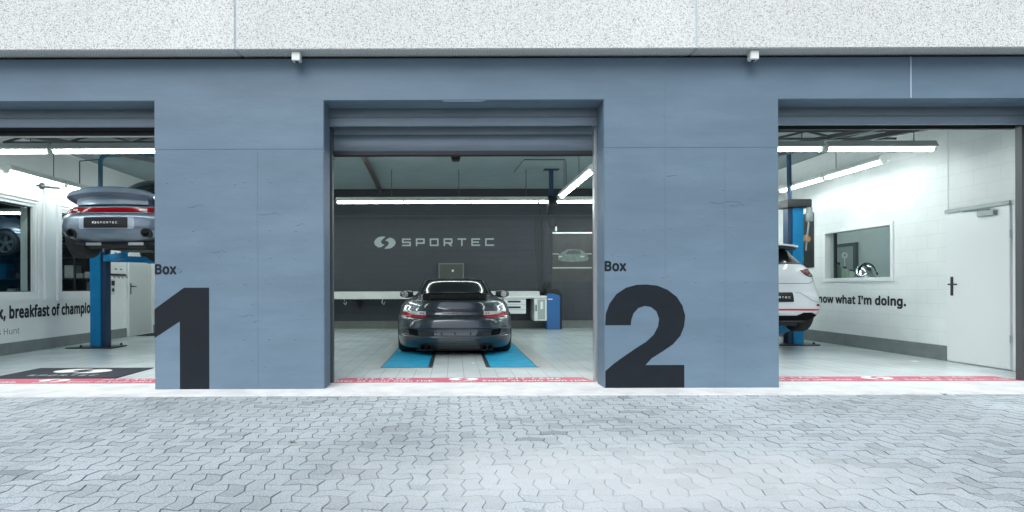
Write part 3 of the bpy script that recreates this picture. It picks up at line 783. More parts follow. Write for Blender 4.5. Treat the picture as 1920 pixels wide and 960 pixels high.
# ------------------------------------------------------------------ painted floor stripes and mat
Y0, Y1 = .433, .80
def stripe(a, b, lab):
    z = .0125
    r = MB(); r.prism([(a, Y0), (b, Y0), (b - .05, Y1), (a + .03, Y1)], 'z', .0085, z)
    r = r.build('floor_stripe', M['red']); tag(r, lab, 'stripe', 'red floor stripes')
    cx = (a + b) / 2
    def ff(u, v): return (u, v, z + .0015)
    g = MB(); place2d(g, LOGO, cx - .17, Y0 + .12, cx + .17, Y1 - .02, ff); g.build('emblem', M['floor_white'], r)
    g = MB(); place2d(g, SPORTEC, cx - .14, Y0 + .035, cx + .14, Y0 + .09, ff); g.build('lettering', M['floor_white'], r)
    for s in (-1, 1):
        c = cx + s * (b - a) * .28 - (.1 if s < 0 else 0)
        g = MB(); place2d(g, text2d('PIT LANE', .02, 1.25), c - .30, Y0 + .21, c + .30, Y1 - .06, ff); g.build('lettering', M['floor_white'], r)
        g = MB(); place2d(g, text2d('Enter at your own risk.', .03, 1.05), c - .6, Y0 + .06, c + .6, Y0 + .17, ff, keep=(0, .73)); g.build('lettering', M['floor_white'], r)
stripe(B1[0] - .03, B1[1] + .03, 'red pit lane stripe across the threshold of the left garage bay')
stripe(B2[0] + .002, B2[1] - .002, 'red pit lane stripe across the threshold of the middle garage bay')
stripe(B3[0] - .03, B3[1] + .03, 'red pit lane stripe across the threshold of the right garage bay')
# logo mat of the left bay
ma = MB(); ma.box(-5.45, -3.96, .835, 1.78, .0085, .018); ma = ma.build('logo_mat', M['mat'], bevel=.003)
tag(ma, 'dark blue mat with white emblem lying in the left bay entrance', 'mat')
def fm(u, v): return (u, v, .0195)
g = MB(); place2d(g, LOGO, -5.05, 1.23, -4.34, 1.66, fm); g.build('emblem', M['floor_white'], ma)
g = MB(); place2d(g, SPORTEC, -5.12, 1.0, -4.30, 1.10, fm); g.build('lettering', M['logo'], ma)

# ------------------------------------------------------------------ wheel platforms of the floor lift
for x0, x1, lab in ((-.945, -.335, 'blue floor lift platform under the left wheels of the grey car'), (.485, 1.095, 'blue floor lift platform under the right wheels of the grey car')):
    ya, yb = 1.775, 6.9
    r = empty('lift_platform', ((x0 + x1) / 2, (ya + yb) / 2, .008), lab, 'lift platform', 'floor lift platforms')
    g = MB(); g.box(x0, x1, ya, yb, .0085, .017); g.build('plate', M['blue_plate'], r, bevel=.003)
    g = MB()
    for a, b, c, d in ((x0 - .014, x0 - .002, ya, yb), (x1 + .002, x1 + .012, ya, yb), (x0 - .02, x1 + .05, ya - .022, ya - .002)): g.box(a, b, c, d, .0085, .014)
    s = 1 if x0 < 0 else -1
    xe = x1 if x0 < 0 else x0
    g.box(min(xe + s * .012, xe + s * .055), max(xe + s * .012, xe + s * .055), ya, yb, .0085, .0125)
    g.build('channel', M['darksteel'], r)
    g = MB(); g.box(x0, x1, ya - .16, ya - .024, .0083, .0105)
    xo = x0 - .016 if x0 < 0 else x1 + .014
    g.box(min(xo, xo - s * .2), max(xo, xo - s * .2), ya - .16, yb, .0083, .0105); g.build('surround', mat('pale_concrete', (.36, .38, .37), .7, var=.1), r)

# ------------------------------------------------------------------ fluorescent lights
LZ = 2.86
def light(axis, a, b, c, label, first=[None]):
    """fixture from a to b along axis, at constant c"""
    L_ = 1.43
    if first[0] is None:
        r = empty('tube_light', (0, 0, LZ), label, 'light', 'fluorescent lights in the garage')
        g = MB(); g.prism([(-.085, LZ + .018), (.085, LZ + .018), (.09, LZ + .03), (.045, LZ + .105), (-.045, LZ + .105), (-.09, LZ + .03)], 'x', -L_ / 2, L_ / 2)
        g.build('housing', M['tube_housing'], r, bevel=.004)
        g = MB(); g.tube([(-L_ / 2 + .02, 0, LZ), (L_ / 2 - .02, 0, LZ)], .024, 12); g.build('tube', M['tube'], r, smooth=True)
        for s in (-1, 1):
            g = MB(); g.box(min(s * L_ / 2, s * (L_ / 2 - .028)), max(s * L_ / 2, s * (L_ / 2 - .028)), -.045, .045, LZ - .028, LZ + .017); g.build('end_cap', M['tube_housing'], r, bevel=.004)
        g = MB(); g.tube([(.45, 0, LZ + .1), (.45, 0, CZ - .002)], .006, 6); g.build('rod', M['pipe'], r)
        first[0] = r
    else: r = copy_tree(first[0]); r['label'] = label
    m_ = (a + b) / 2
    if axis == 'x': r.location = (m_, c, LZ)
    else: r.location = (c, m_, LZ); r.rotation_euler = (0, 0, R(90))
yf, yr_ = 8.40 - CAMD, 13.5 - CAMD
light('x', -5.26, -3.81, yf, 'fluorescent light across the left bay, right one of the front pair')
light('x', -6.72, -5.27, yf, 'fluorescent light across the left bay, cut by the photo edge')
light('x', 3.4, 4.86, yf, 'fluorescent light across the right bay, partly behind the pillar')
light('x', 4.87, 6.33, yf, 'fluorescent light across the right bay ending above the office window')
for k, lab in enumerate(('leftmost fluorescent light of the rear row in the middle bay', 'fluorescent light of the rear row above the company emblem and lettering', 'fluorescent light of the rear row left of the hanging cable reel', 'rightmost fluorescent light of the rear row behind the hanging cable reel')):
    light('x', -2.46 + k * 1.418, -1.03 + k * 1.418, yr_, lab)
light('y', 9.2 - CAMD, 10.65 - CAMD, 6.21, 'fluorescent light along the right wall, nearer one with free end')
light('y', 10.68 - CAMD, 12.12 - CAMD, 6.21, 'fluorescent light along the right wall, passing behind the lift post')
light('y', 9.76 - CAMD, 11.2 - CAMD, -6.82, 'fluorescent light along the left wall above the dark windows')
light('y', 11.23 - CAMD, 12.67 - CAMD, -6.82, 'fluorescent light along the left wall just behind the silver spoiler')
light('y', 9.85 - CAMD, 11.3 - CAMD, 2.17, 'slanting fluorescent light at the right of the middle bay, nearer half')
light('y', 11.33 - CAMD, 12.78 - CAMD, 2.17, 'slanting fluorescent light at the right of the middle bay, by the cable reel')
for k in (0, 4): light('x', -3.79 + k * 1.44, -2.36 + k * 1.44, yf, 'unseen fluorescent fill light added to the front row behind a painted pillar')  # unseen lamps added to brighten the hall
for k in range(2): light('x', -6.75 + k * 1.44, -5.32 + k * 1.44, yr_ + .6, 'unseen fluorescent fill light added to the rear row behind the raised silver car')  # added out of sight as fill for the rear of the hall
for k in range(3):  # unseen rows, added so the bays are lit more evenly
    light('y', 9.4 - CAMD + k * 1.45, 10.83 - CAMD + k * 1.45, -3.55, 'unseen fluorescent fill light added along the left bay behind the first pillar')
    light('y', 10.2 - CAMD + k * 1.45, 11.63 - CAMD + k * 1.45, 4.25, 'unseen fluorescent fill light added along the right bay behind the second pillar')
    light('y', 9.4 - CAMD + k * 1.45, 10.83 - CAMD + k * 1.45, -2.75, 'unseen fluorescent fill light added along the left bay behind the first pillar')
    light('y', 10.2 - CAMD + k * 1.45, 11.63 - CAMD + k * 1.45, 3.45, 'unseen fluorescent fill light added along the right bay behind the second pillar')
    light('y', 10.5 - CAMD + k * 1.45, 11.93 - CAMD + k * 1.45, -4.2, 'unseen fluorescent fill light added along the left bay behind the first pillar')
    light('y', 10.7 - CAMD + k * 1.45, 12.13 - CAMD + k * 1.45, 4.95, 'unseen fluorescent fill light added along the right bay behind the second pillar')
for k in range(2): light('x', 3.3 + k * 1.44, 4.73 + k * 1.44, yr_ + .6, 'unseen fluorescent fill light added to the rear row behind the pillar of the right bay')  # unseen too, added as fill for the right bay
light('y', 6.95 - CAMD + .55, 6.95 - CAMD + 1.98, -6.82, 'unseen fluorescent fill light added along the left wall, out of view')  # unseen extra lamp, brightens the left wall
light('x', 7.7, 9.1, 4.6, 'unseen fluorescent fill light added in the side office, nearer one')  # unseen lamps added to lighten the office
light('x', 7.7, 9.1, 9.2, 'unseen fluorescent fill light added in the side office, farther one')
# more unseen lamps, added to light the side rooms
light('x', -10.9, -9.5, 6.6, 'unseen fluorescent fill light added in the dim workshop, nearer one')
light('x', -11.0, -9.6, 8.6, 'unseen fluorescent fill light added in the dim workshop behind the left windows')
light('x', 7.7, 9.1, 7.2, 'unseen fluorescent fill light added in the side office behind the right window')

# ------------------------------------------------------------------ ceiling services
g = MB(); a, b = P(680, 292, 11.7), P(713, 357, 16.1); a.z = CZ - .05; b.z = CZ - .05
g.tube([a + (a - b) * .6, b], .045, 12)
tag(g.build('ceiling_pipe', mat('brown_pipe', (.10, .072, .066), .5), smooth=True), 'dark pipe running along the middle bay ceiling towards the rear wall', 'pipe')
g = MB()
pts = [P(965, 321, 13.7), P(984, 298, 12.4), P(1060, 298, 12.4), P(1062, 302, 12.6)]
for p in pts: p.z = CZ - .02
g.tube(pts, .010, 6)
e = P(1062, 302, 12.6); g.tube([(e.x, e.y, CZ - .02), (e.x, e.y, 2.98)], .008, 6)
tag(g.build('ceiling_conduit', M['pipe']), 'thin bent electrical conduit on the middle bay ceiling', 'conduit')
# cable reel on a drop post
def reel(px, D, label):
    x = (px - VX) * D / F; y = D - CAMD
    r = empty('cable_reel', (x, y, 2.4), label, 'cable reel', 'hanging cable reels')
    g = MB(); g.box(x - .045, x + .045, y - .03, y + .03, 2.95, CZ - .014); g.build('post', M['lift_navy'], r, bevel=.004)
    g = MB(); g.box(x - .16, x + .16, y - .1, y + .1, CZ - .013, CZ - .002); g.build('flange', M['black'], r)
    g = MB(); g.lathe((x - .09, y, 2.80), (1, 0, 0), [(.10, 0), (.19, .01), (.20, .05), (.20, .15), (.19, .19), (.10, .20)], 28); g.build('drum', M['black'], r, smooth=True, angle=50)
    g = MB(); g.tube([(x - .06, y, 2.62), (x - .07, y, 2.45), (x - .02, y, 2.33), (x + .06, y, 2.31), (x + .09, y, 2.4)], .010, 6)
    g.tube([(x + .1, y, 2.66), (x + .1, y, 2.34)], .008, 6); g.build('cable', M['rubber'], r, smooth=True)
    g = MB(); g.lathe((x + .1, y, 2.34), (0, 0, -1), [(.016, 0), (.022, .02), (.022, .09), (.012, .1)], 10); g.build('plug', M['white_gloss'], r)
    return r
reel(1034, 13.55, 'black cable reel on a drop post beside the slanting light')
r = reel(611, 12.3, 'black cable reel with hanging loop at the left edge of the middle bay')
# overhead rails and trusses in the outer bays
g = MB()
def rail(name, pts, w_, lab, cat='beam'):
    g = MB()
    for a, b in pts:
        a, b = Vector(a), Vector(b); g.tube([a, b], w_, 4)
    return tag(g.build(name, M['pipe']), lab, cat)
rail('ceiling_truss', [((-7, 3.3, 3.34), (-3.0, 3.3, 3.34)), ((-7, 3.3, 3.48), (-3.0, 3.3, 3.48))] + [((-7 + k * .5, 3.3, 3.34 + .14 * (k % 2)), (-6.5 + k * .5, 3.3, 3.48 - .14 * (k % 2))) for k in range(8)], .022, 'grey steel truss under the ceiling of the left bay')
rail('ceiling_rail', [((-6.2, 2.6, 3.30), (-4.2, 6.8, 3.30))], .05, 'dark slanting rail under the ceiling of the left bay')
rail('ceiling_truss', [((3.0, 3.3, 3.36), (6.9, 3.3, 3.36)), ((3.0, 3.3, 3.48), (6.9, 3.3, 3.48))] + [((3 + k * .5, 3.3, 3.36 + .12 * (k % 2)), (3.5 + k * .5, 3.3, 3.48 - .12 * (k % 2))) for k in range(7)], .022, 'grey steel truss under the ceiling of the right bay')
rail('ceiling_rail', [((6.75, 1.6, 3.22), (5.2, 4.6, 3.30)), ((6.75, 1.6, 3.34), (5.2, 4.6, 3.42))], .045, 'dark slanting rail under the ceiling of the right bay')
rail('ceiling_rail', [((4.3, 1.9, 3.3), (4.6, 6.5, 3.3))], .03, 'thin straight rail under the ceiling of the right bay')
# left bay: thin conduit on ceiling and cable
g = MB(); g.tube([P(150, 300, 11.9), P(150, 342, 11.9)], .010, 6); g.tube([P(150, 300, 11.9), P(188, 297, 11.9)], .010, 6)
tag(g.build('hanging_conduit', M['pipe']), 'thin hanging conduit left of the blue hose in the left bay', 'conduit')

# ------------------------------------------------------------------ two-post lift
def lift_post(x, y, s, hose, label):
    """s = +1: arms towards +x"""
    r = empty('lift_post', (x, y, .008), label, 'car lift', 'blue lift posts')
    g = MB()   # U-profile column, open towards the car
    u = [(x - s * .13, y - .12), (x + s * .06, y - .12), (x + s * .06, y - .09), (x - s * .09, y - .09), (x - s * .09, y + .09), (x + s * .06, y + .09), (x + s * .06, y + .12), (x - s * .13, y + .12)]
    g.prism(u, 'z', .03, 2.47); g.build('column', M['lift_blue'], r, bevel=.008)
    g = MB(); g.box(min(x - s * .085, x + s * .135), max(x - s * .085, x + s * .135), y - .085, y + .085, .031, 2.46); g.build('carriage', M['lift_navy'], r)
    g = MB(); g.box(x - .19, x + .24, y - .20, y + .20, 2.475, 2.62); g.build('cap', M['black'], r, bevel=.012)
    g = MB(); g.prism([(x - .48, y - .27), (x + .34, y - .27), (x + .34, y + .25), (x - .30, y + .25)], 'z', .0085, .03); 
    for dx, dy in ((-.24, -.2), (.26, -.2), (-.22, .2), (.26, .2)): g.lathe((x + dx, y + dy, .03), (0, 0, 1), [(.022, 0), (.022, .025), (.012, .04)], 6)
    g.build('base_plate', M['darksteel'], r, bevel=.003)
    g = MB(); g.lathe((x + .2, y - .18, 2.22), (0, 0, 1), [(.05, 0), (.06, .02), (.06, .16), (.05, .18), (.05, .25)], 16); g.tube([(x + .19, y - .2, 2.3), (x + .16, y - .19, 2.0), (x + .14, y - .17, 1.7)], .014, 8); g.build('motor', M['rail_grey'], r, smooth=True)
    hz = CZ - .1
    if hose: pts = [(x, y, 2.6), (x, y, hz - .12), (x + s * .03, y, hz - .04), (x + s * .12, y, hz), (x + s * 2.4, y, hz)]
    else: pts = [(x - .06, y, 2.6), (x - .07, y, CZ - .01)]
    g = MB(); g.tube(pts, .040, 12); g.build('hose', M['lift_navy'] if not hose else mat('hose_teal', (.02, .11, .17), .45), r, smooth=True)
    return r
def lift_arm(r, x, y, s, z, dy, length, mt='lift_blue'):
    g = MB(); a = Vector((x + s * .14, y + (.06 if dy > 0 else -.06), z)); b = Vector((x + s * length, y + dy, z))
    d = (b - a).normalized(); n = Vector((-d.y, d.x, 0)) * .06
    vs = [a - n, a + n, b + n * .7, b - n * .7]
    g.add([(p.x, p.y, z - .06) for p in vs] + [(p.x, p.y, z + .05) for p in vs], [(3, 2, 1, 0), (4, 5, 6, 7), (0, 1, 5, 4), (1, 2, 6, 5), (2, 3, 7, 6), (3, 0, 4, 7)])
    g.lathe((b.x, b.y, z + .04), (0, 0, 1), [(.06, 0), (.06, .03), (.075, .03), (.075, .06)], 16)
    g.build('arm', M[mt], r, bevel=.006)
LPX, LPY = (189 - VX) * 11.45 / F, 11.45 - CAMD
r = lift_post(LPX, LPY, 1, True, 'blue lift post under the raised silver car in the left bay')
for dy in (-1.0, 1.0): lift_arm(r, LPX, LPY, 1, 1.60, dy, .95)
# crossing arm of the far post, seen right of the column
RPX, RPY = (1487 - VX) * 11.6 / F, 11.6 - CAMD
r = lift_post(RPX, RPY, -1, False, 'blue lift post with black cap beside the white car in the right bay')
for dy in (-1.0, 1.0): lift_arm(r, RPX, RPY, -1, .33, dy, .75)

# ------------------------------------------------------------------ bench, tool chests and machine at the rear wall
def wall_at(px, py, D): 
    p = P(px, py, D); return p
D_ = 15.6; k = D_ / F; yb = D_ - CAMD
def X_(px): return (px - VX) * k
def Z_(py): return CH + (VY - py) * k
r = empty('workbench', (0, YB - .4, 0), 'long white workbench fixed along the dark rear wall', 'workbench')
g = MB(); g.box(-4.4, X_(1012), yb, YB - .002, Z_(560.5), Z_(546.5)); g.build('worktop', mat('bench_white', (.66, .68, .65), .4, var=.08, vscale=4), r, bevel=.008)
for x in (-4.3, -2.4, -.5, 1.0):
    g = MB(); g.prism([(yb + .1, Z_(560.5) - .001), (YB - .003, Z_(560.5) - .001), (YB - .003, Z_(560.5) - .25)], 'x', x, x + .03); g.build('bracket', M['darksteel'], r)
for k2 in range(16):
    g = MB(); x = -2.8 + k2 * .12 + random.uniform(-.02, .02); l = random.uniform(.03, .09)
    g.box(x, x + .03, yb + .03, yb + .06, Z_(560.5) - l, Z_(560.5) - .001); g.build('hook', M['black'], r)
for x in (X_(645), X_(717)):
    g = MB(); z = Z_(561); g.tube([(x, yb + .05, z), (x - .02, yb + .05, z - .08), (x + .03, yb + .05, z - .13), (x + .05, yb + .05, z - .06)], .011, 6); g.build('clip', M['alu'], r, smooth=True)
r = empty('side_counter', (X_(985), yb, .8), 'lower white counter end joining the workbench to the blue machine', 'counter')
g = MB(); g.box(X_(943), X_(1025), yb - .03, YB - .003, Z_(559), Z_(555)) ; g.build('top', M['white_gloss'], r, bevel=.004)
r = empty('drawer_unit', (X_(965), yb, .5), 'white hanging drawer unit with dark grips under the bench end', 'drawers')
g = MB(); g.box(X_(945), X_(986), yb, YB - .003, Z_(588.5), Z_(559.6)); b_ = g.build('carcass', M['white_gloss'], r, bevel=.006)
for k2, py in enumerate((566, 576.5)):
    g = MB(); g.box(X_(952), X_(976), yb - .012, yb - .001, Z_(py + 1.6), Z_(py - 1.6)); g.build('grip', M['black'], r, bevel=.003)
for py in (562, 571.5, 581):
    g = MB(); g.box(X_(946), X_(985), yb - .004, yb - .001, Z_(py) - .002, Z_(py) + .002); g.build('drawer_gap', M['pipe'], r)
r = empty('wall_cabinet', (X_(1013), yb, .3), 'white box cabinet with slotted door between drawers and blue machine', 'cabinet')
g = MB(); g.box(X_(1002), X_(1025), yb, YB - .003, Z_(602), Z_(559.6)); g.build('carcass', M['white_gloss'], r, bevel=.006)
g = MB(); g.box(X_(1008), X_(1022), yb - .01, yb - .001, Z_(599), Z_(562)); dd = g.build('door', mat('cabinet_door', (.40, .45, .43), .4), r, bevel=.003)
g = MB(); g.box(X_(1013), X_(1018), yb - .014, yb - .011, Z_(580), Z_(566)); g.build('grip', M['white_gloss'], dd)
g = MB(); g.box(X_(1004), X_(1006), yb - .012, yb - .001, Z_(584), Z_(572)); g.build('latch', M['black'], r)
Dm = 15.85; km = Dm / F
def Xm(px): return (px - VX) * km
def Zm(py): return CH + (VY - py) * km
ym = Dm - CAMD
r = empty('service_machine', (Xm(1038), ym + .2, .008), 'tall blue service machine with black top at the rear wall', 'machine')
g = MB(); g.prism([(Xm(1025), .01), (Xm(1050), .01), (Xm(1050.5), Zm(556)), (Xm(1041), Zm(551.5)), (Xm(1025), Zm(550.5))], 'y', ym, ym + .48); b_ = g.build('cabinet', mat('machine_blue', (.02, .13, .36), .35, coat=.3), r, bevel=.012)
g = MB(); g.prism([(Xm(1050.9), .01), (Xm(1054), .01), (Xm(1054), Zm(552)), (Xm(1046), Zm(542)), (Xm(1024), Zm(542)), (Xm(1024), Zm(550)), (Xm(1041), Zm(551)), (Xm(1050.9), Zm(555.6))], 'y', ym + .02, ym + .5); g.build('hood', M['black'], r, bevel=.01)
g = MB(); g.box(Xm(1022), Xm(1035), ym + .1, ym + .16, Zm(541.8), Zm(530)); g.box(Xm(1018), Xm(1024), ym + .1, ym + .16, Zm(548), Zm(543)); g.tube([(Xm(1028), ym + .1, Zm(532)), (Xm(1020), ym + .05, Zm(536)), (Xm(1019), ym + .05, Zm(545))], .02, 8); g.build('display', M['black'], r, bevel=.006)
g = MB(); g.box(Xm(1027), Xm(1036), ym - .004, ym - .001, Zm(562.5), Zm(560.5)); g.build('badge', M['white_gloss'], r)
# monitor on the bench
Dq = 16.25; kq = Dq / F
r = empty('wall_monitor', ((846 - VX) * kq, YB - .06, 1.2), 'grey monitor with pale frame standing behind the grey car', 'monitor')
xa, xb, za, zb_ = (822 - VX) * kq, (870 - VX) * kq, CH + (VY - 540) * kq, CH + (VY - 493) * kq
g = MB()
for a, b, c, d in ((xa, xb, zb_ - .03, zb_), (xa, xb, za, za + .03), (xa, xa + .03, za + .03, zb_ - .03), (xb - .03, xb, za + .03, zb_ - .03)): g.box(a, b, YB - .1, YB - .05, c, d)
g.build('frame', mat('monitor_frame', (.17, .185, .185), .45), r, bevel=.004)
g = MB(); g.box(xa + .031, xb - .031, YB - .085, YB - .052, za + .031, zb_ - .031); sc_ = g.build('screen', mat('monitor_back', (.075, .085, .082), .35), r)
g = MB(); x, z = (849 - VX) * kq, CH + (VY - 507.5) * kq; g.lathe((x, YB - .086, z), (0, -1, 0), [(.03, 0), (.03, .004)], 16); g.build('badge', M['white_gloss'], sc_)
g = MB(); g.box(-.05, .02, YB - .08, YB - .04, Z_(546.5), za); g.build('stand', M['darksteel'], r)
# car poster on the rear wall
xa, xb, za, zb_ = bx(1036), bx(1110), bz(529), bz(436)
r = empty('wall_poster', ((xa + xb) / 2, YB, za), 'dark poster of a pale sports car front on the rear wall', 'poster')
g = MB(); g.box(xa, xb, YB - .016, YB - .002, za, zb_); g.build('sheet', mat('poster_dark', (.058, .06, .062), .4, var=.25, vscale=2.2), r)
def fp(u, v, y=YB - .0175): return (u, y, v)
g = MB()
for py in (437.5,): g.box(xa, xb, YB - .03, YB - .0165, bz(py + 1.3), bz(py - 1.3))
g.build('top_rail', M['alu'], r)
g = MB()
for a, b, p0, p1 in ((1036, 1048, 476, 477.6), (1099, 1110, 476, 477.6), (1036, 1110, 501.5, 504)):
    g = MB(); g.add([fp(bx(a), bz(p1)), fp(bx(b), bz(p1)), fp(bx(b), bz(p0)), fp(bx(a), bz(p0))], [(0, 1, 2, 3)]); g.build('white_line', M['logo'], r)
carp = [(1046,486),(1048,478),(1056,472),(1064,468.5),(1076,467.5),(1088,468.5),(1094,472),(1101,478),(1104,486),(1100,490),(1090,491),(1076,492),(1060,491),(1050,490)]
g = MB(); g.add([fp(bx(x), bz(y), YB - .0185) for x, y in carp], [list(range(len(carp)))]); g.build('car_picture', mat('poster_car', (.16, .21, .20), .5, var=.45, vscale=9), r)
g = MB()
for x in (1051, 1092): g.add([fp(bx(x - 3.5), bz(483), YB - .0195), fp(bx(x + 3.5), bz(483), YB - .0195), fp(bx(x + 3), bz(480.5), YB - .0195), fp(bx(x - 4), bz(480.5), YB - .0195)], [(0, 1, 2, 3)])
g.build('headlight_picture', mat('poster_lamp', (.55, .58, .48), .5), r)
g = MB(); g.add([fp(bx(x), bz(y), YB - .0195) for x, y in ((1060, 477), (1066, 470.5), (1085, 470.5), (1091, 477))], [(0, 1, 2, 3)]); g.build('glass_picture', mat('poster_glass', (.07, .09, .09), .4), r)
# poster on the right wall behind the lift post
ya, yc_ = 6.95 * F / (1527 - VX) - CAMD, 6.95 * F / (1497 - VX) - CAMD
zt_ = CH + (VY - 400) * 12.3 / F; zb_ = CH + (VY - 503) * 12.3 / F
r = empty('wall_picture', (XR, (ya + yc_) / 2, zb_), 'dark picture with an orange ring shape on the white right wall', 'picture')
g = MB(); g.box(XR - .03, XR - .002, ya, yc_, zb_, zt_); g.build('canvas', mat('picture_dark', (.022, .028, .03), .35, var=.4, vscale=5), r, bevel=.003)
g = MB(); n = 24; cy, cz = ya + .24, zb_ + .36
vs = [(XR - .0315, cy + math.cos(t) * rr, cz + math.sin(t) * rr * 1.1) for rr in (.16, .26) for t in [(-1.2 + 3.6 * q / n) for q in range(n + 1)]]
g.add(vs, [(q, q + 1, n + 2 + q, n + 1 + q) for q in range(n)]); g.build('orange_shape', mat('picture_orange', (.38, .17, .05), .5, var=.3, vscale=8), r)
# shelving in the dim workshop
r = empty('tool_shelf', (-9.3, 10.2, 0), 'metal shelving crowded with tools behind the left window', 'shelf')
g = MB()
for x in (-12.6, -11.2, -9.8, -8.4): 
    for y in (9.9, 10.5): g.box(x - .02, x + .02, y - .02, y + .02, .008, 1.9)
for z in (.3, .8, 1.3, 1.85): g.box(-12.6, -8.4, 9.9, 10.5, z, z + .025)
g.build('frame', M['pipe'], r)
cols = [M['lift_blue'], M['box_white'], M['black'], M['darksteel'], M['red'], M['skirting']]
for z in (.325, .825, 1.325):
    x = -12.5
    while x < -8.6:
        w_ = random.uniform(.12, .35); h = random.uniform(.12, .4)
        g = MB(); g.box(x, x + w_, 9.95, 10.3, z + .001, z + h); g.build('tool_box', random.choice(cols), r, bevel=.01)
        x += w_ + random.uniform(.03, .12)

# ------------------------------------------------------------------ cars
def interp(keys, n):
    """monotone-ish cubic through the rows of keys"""
    out = []; K = len(keys)
    for i in range(K - 1):
        for t_ in range(n):
            t = t_ / n; row = []
            for c in range(len(keys[0])):
                p0, p1, p2, p3 = keys[max(i - 1, 0)][c], keys[i][c], keys[i + 1][c], keys[min(i + 2, K - 1)][c]
                m1 = (p2 - p0) / 2 if (p2 - p1) * (p1 - p0) > 0 else 0
                m2 = (p3 - p1) / 2 if (p3 - p2) * (p2 - p1) > 0 else 0
                lim = 2.5 * abs(p2 - p1); m1 = max(-lim, min(lim, m1)); m2 = max(-lim, min(lim, m2))
                h = (2*t**3-3*t*t+1)*p1 + (t**3-2*t*t+t)*m1 + (-2*t**3+3*t*t)*p2 + (t**3-t*t)*m2
                row.append(h)
            out.append(row)
    out.append(list(keys[-1]))
    return out

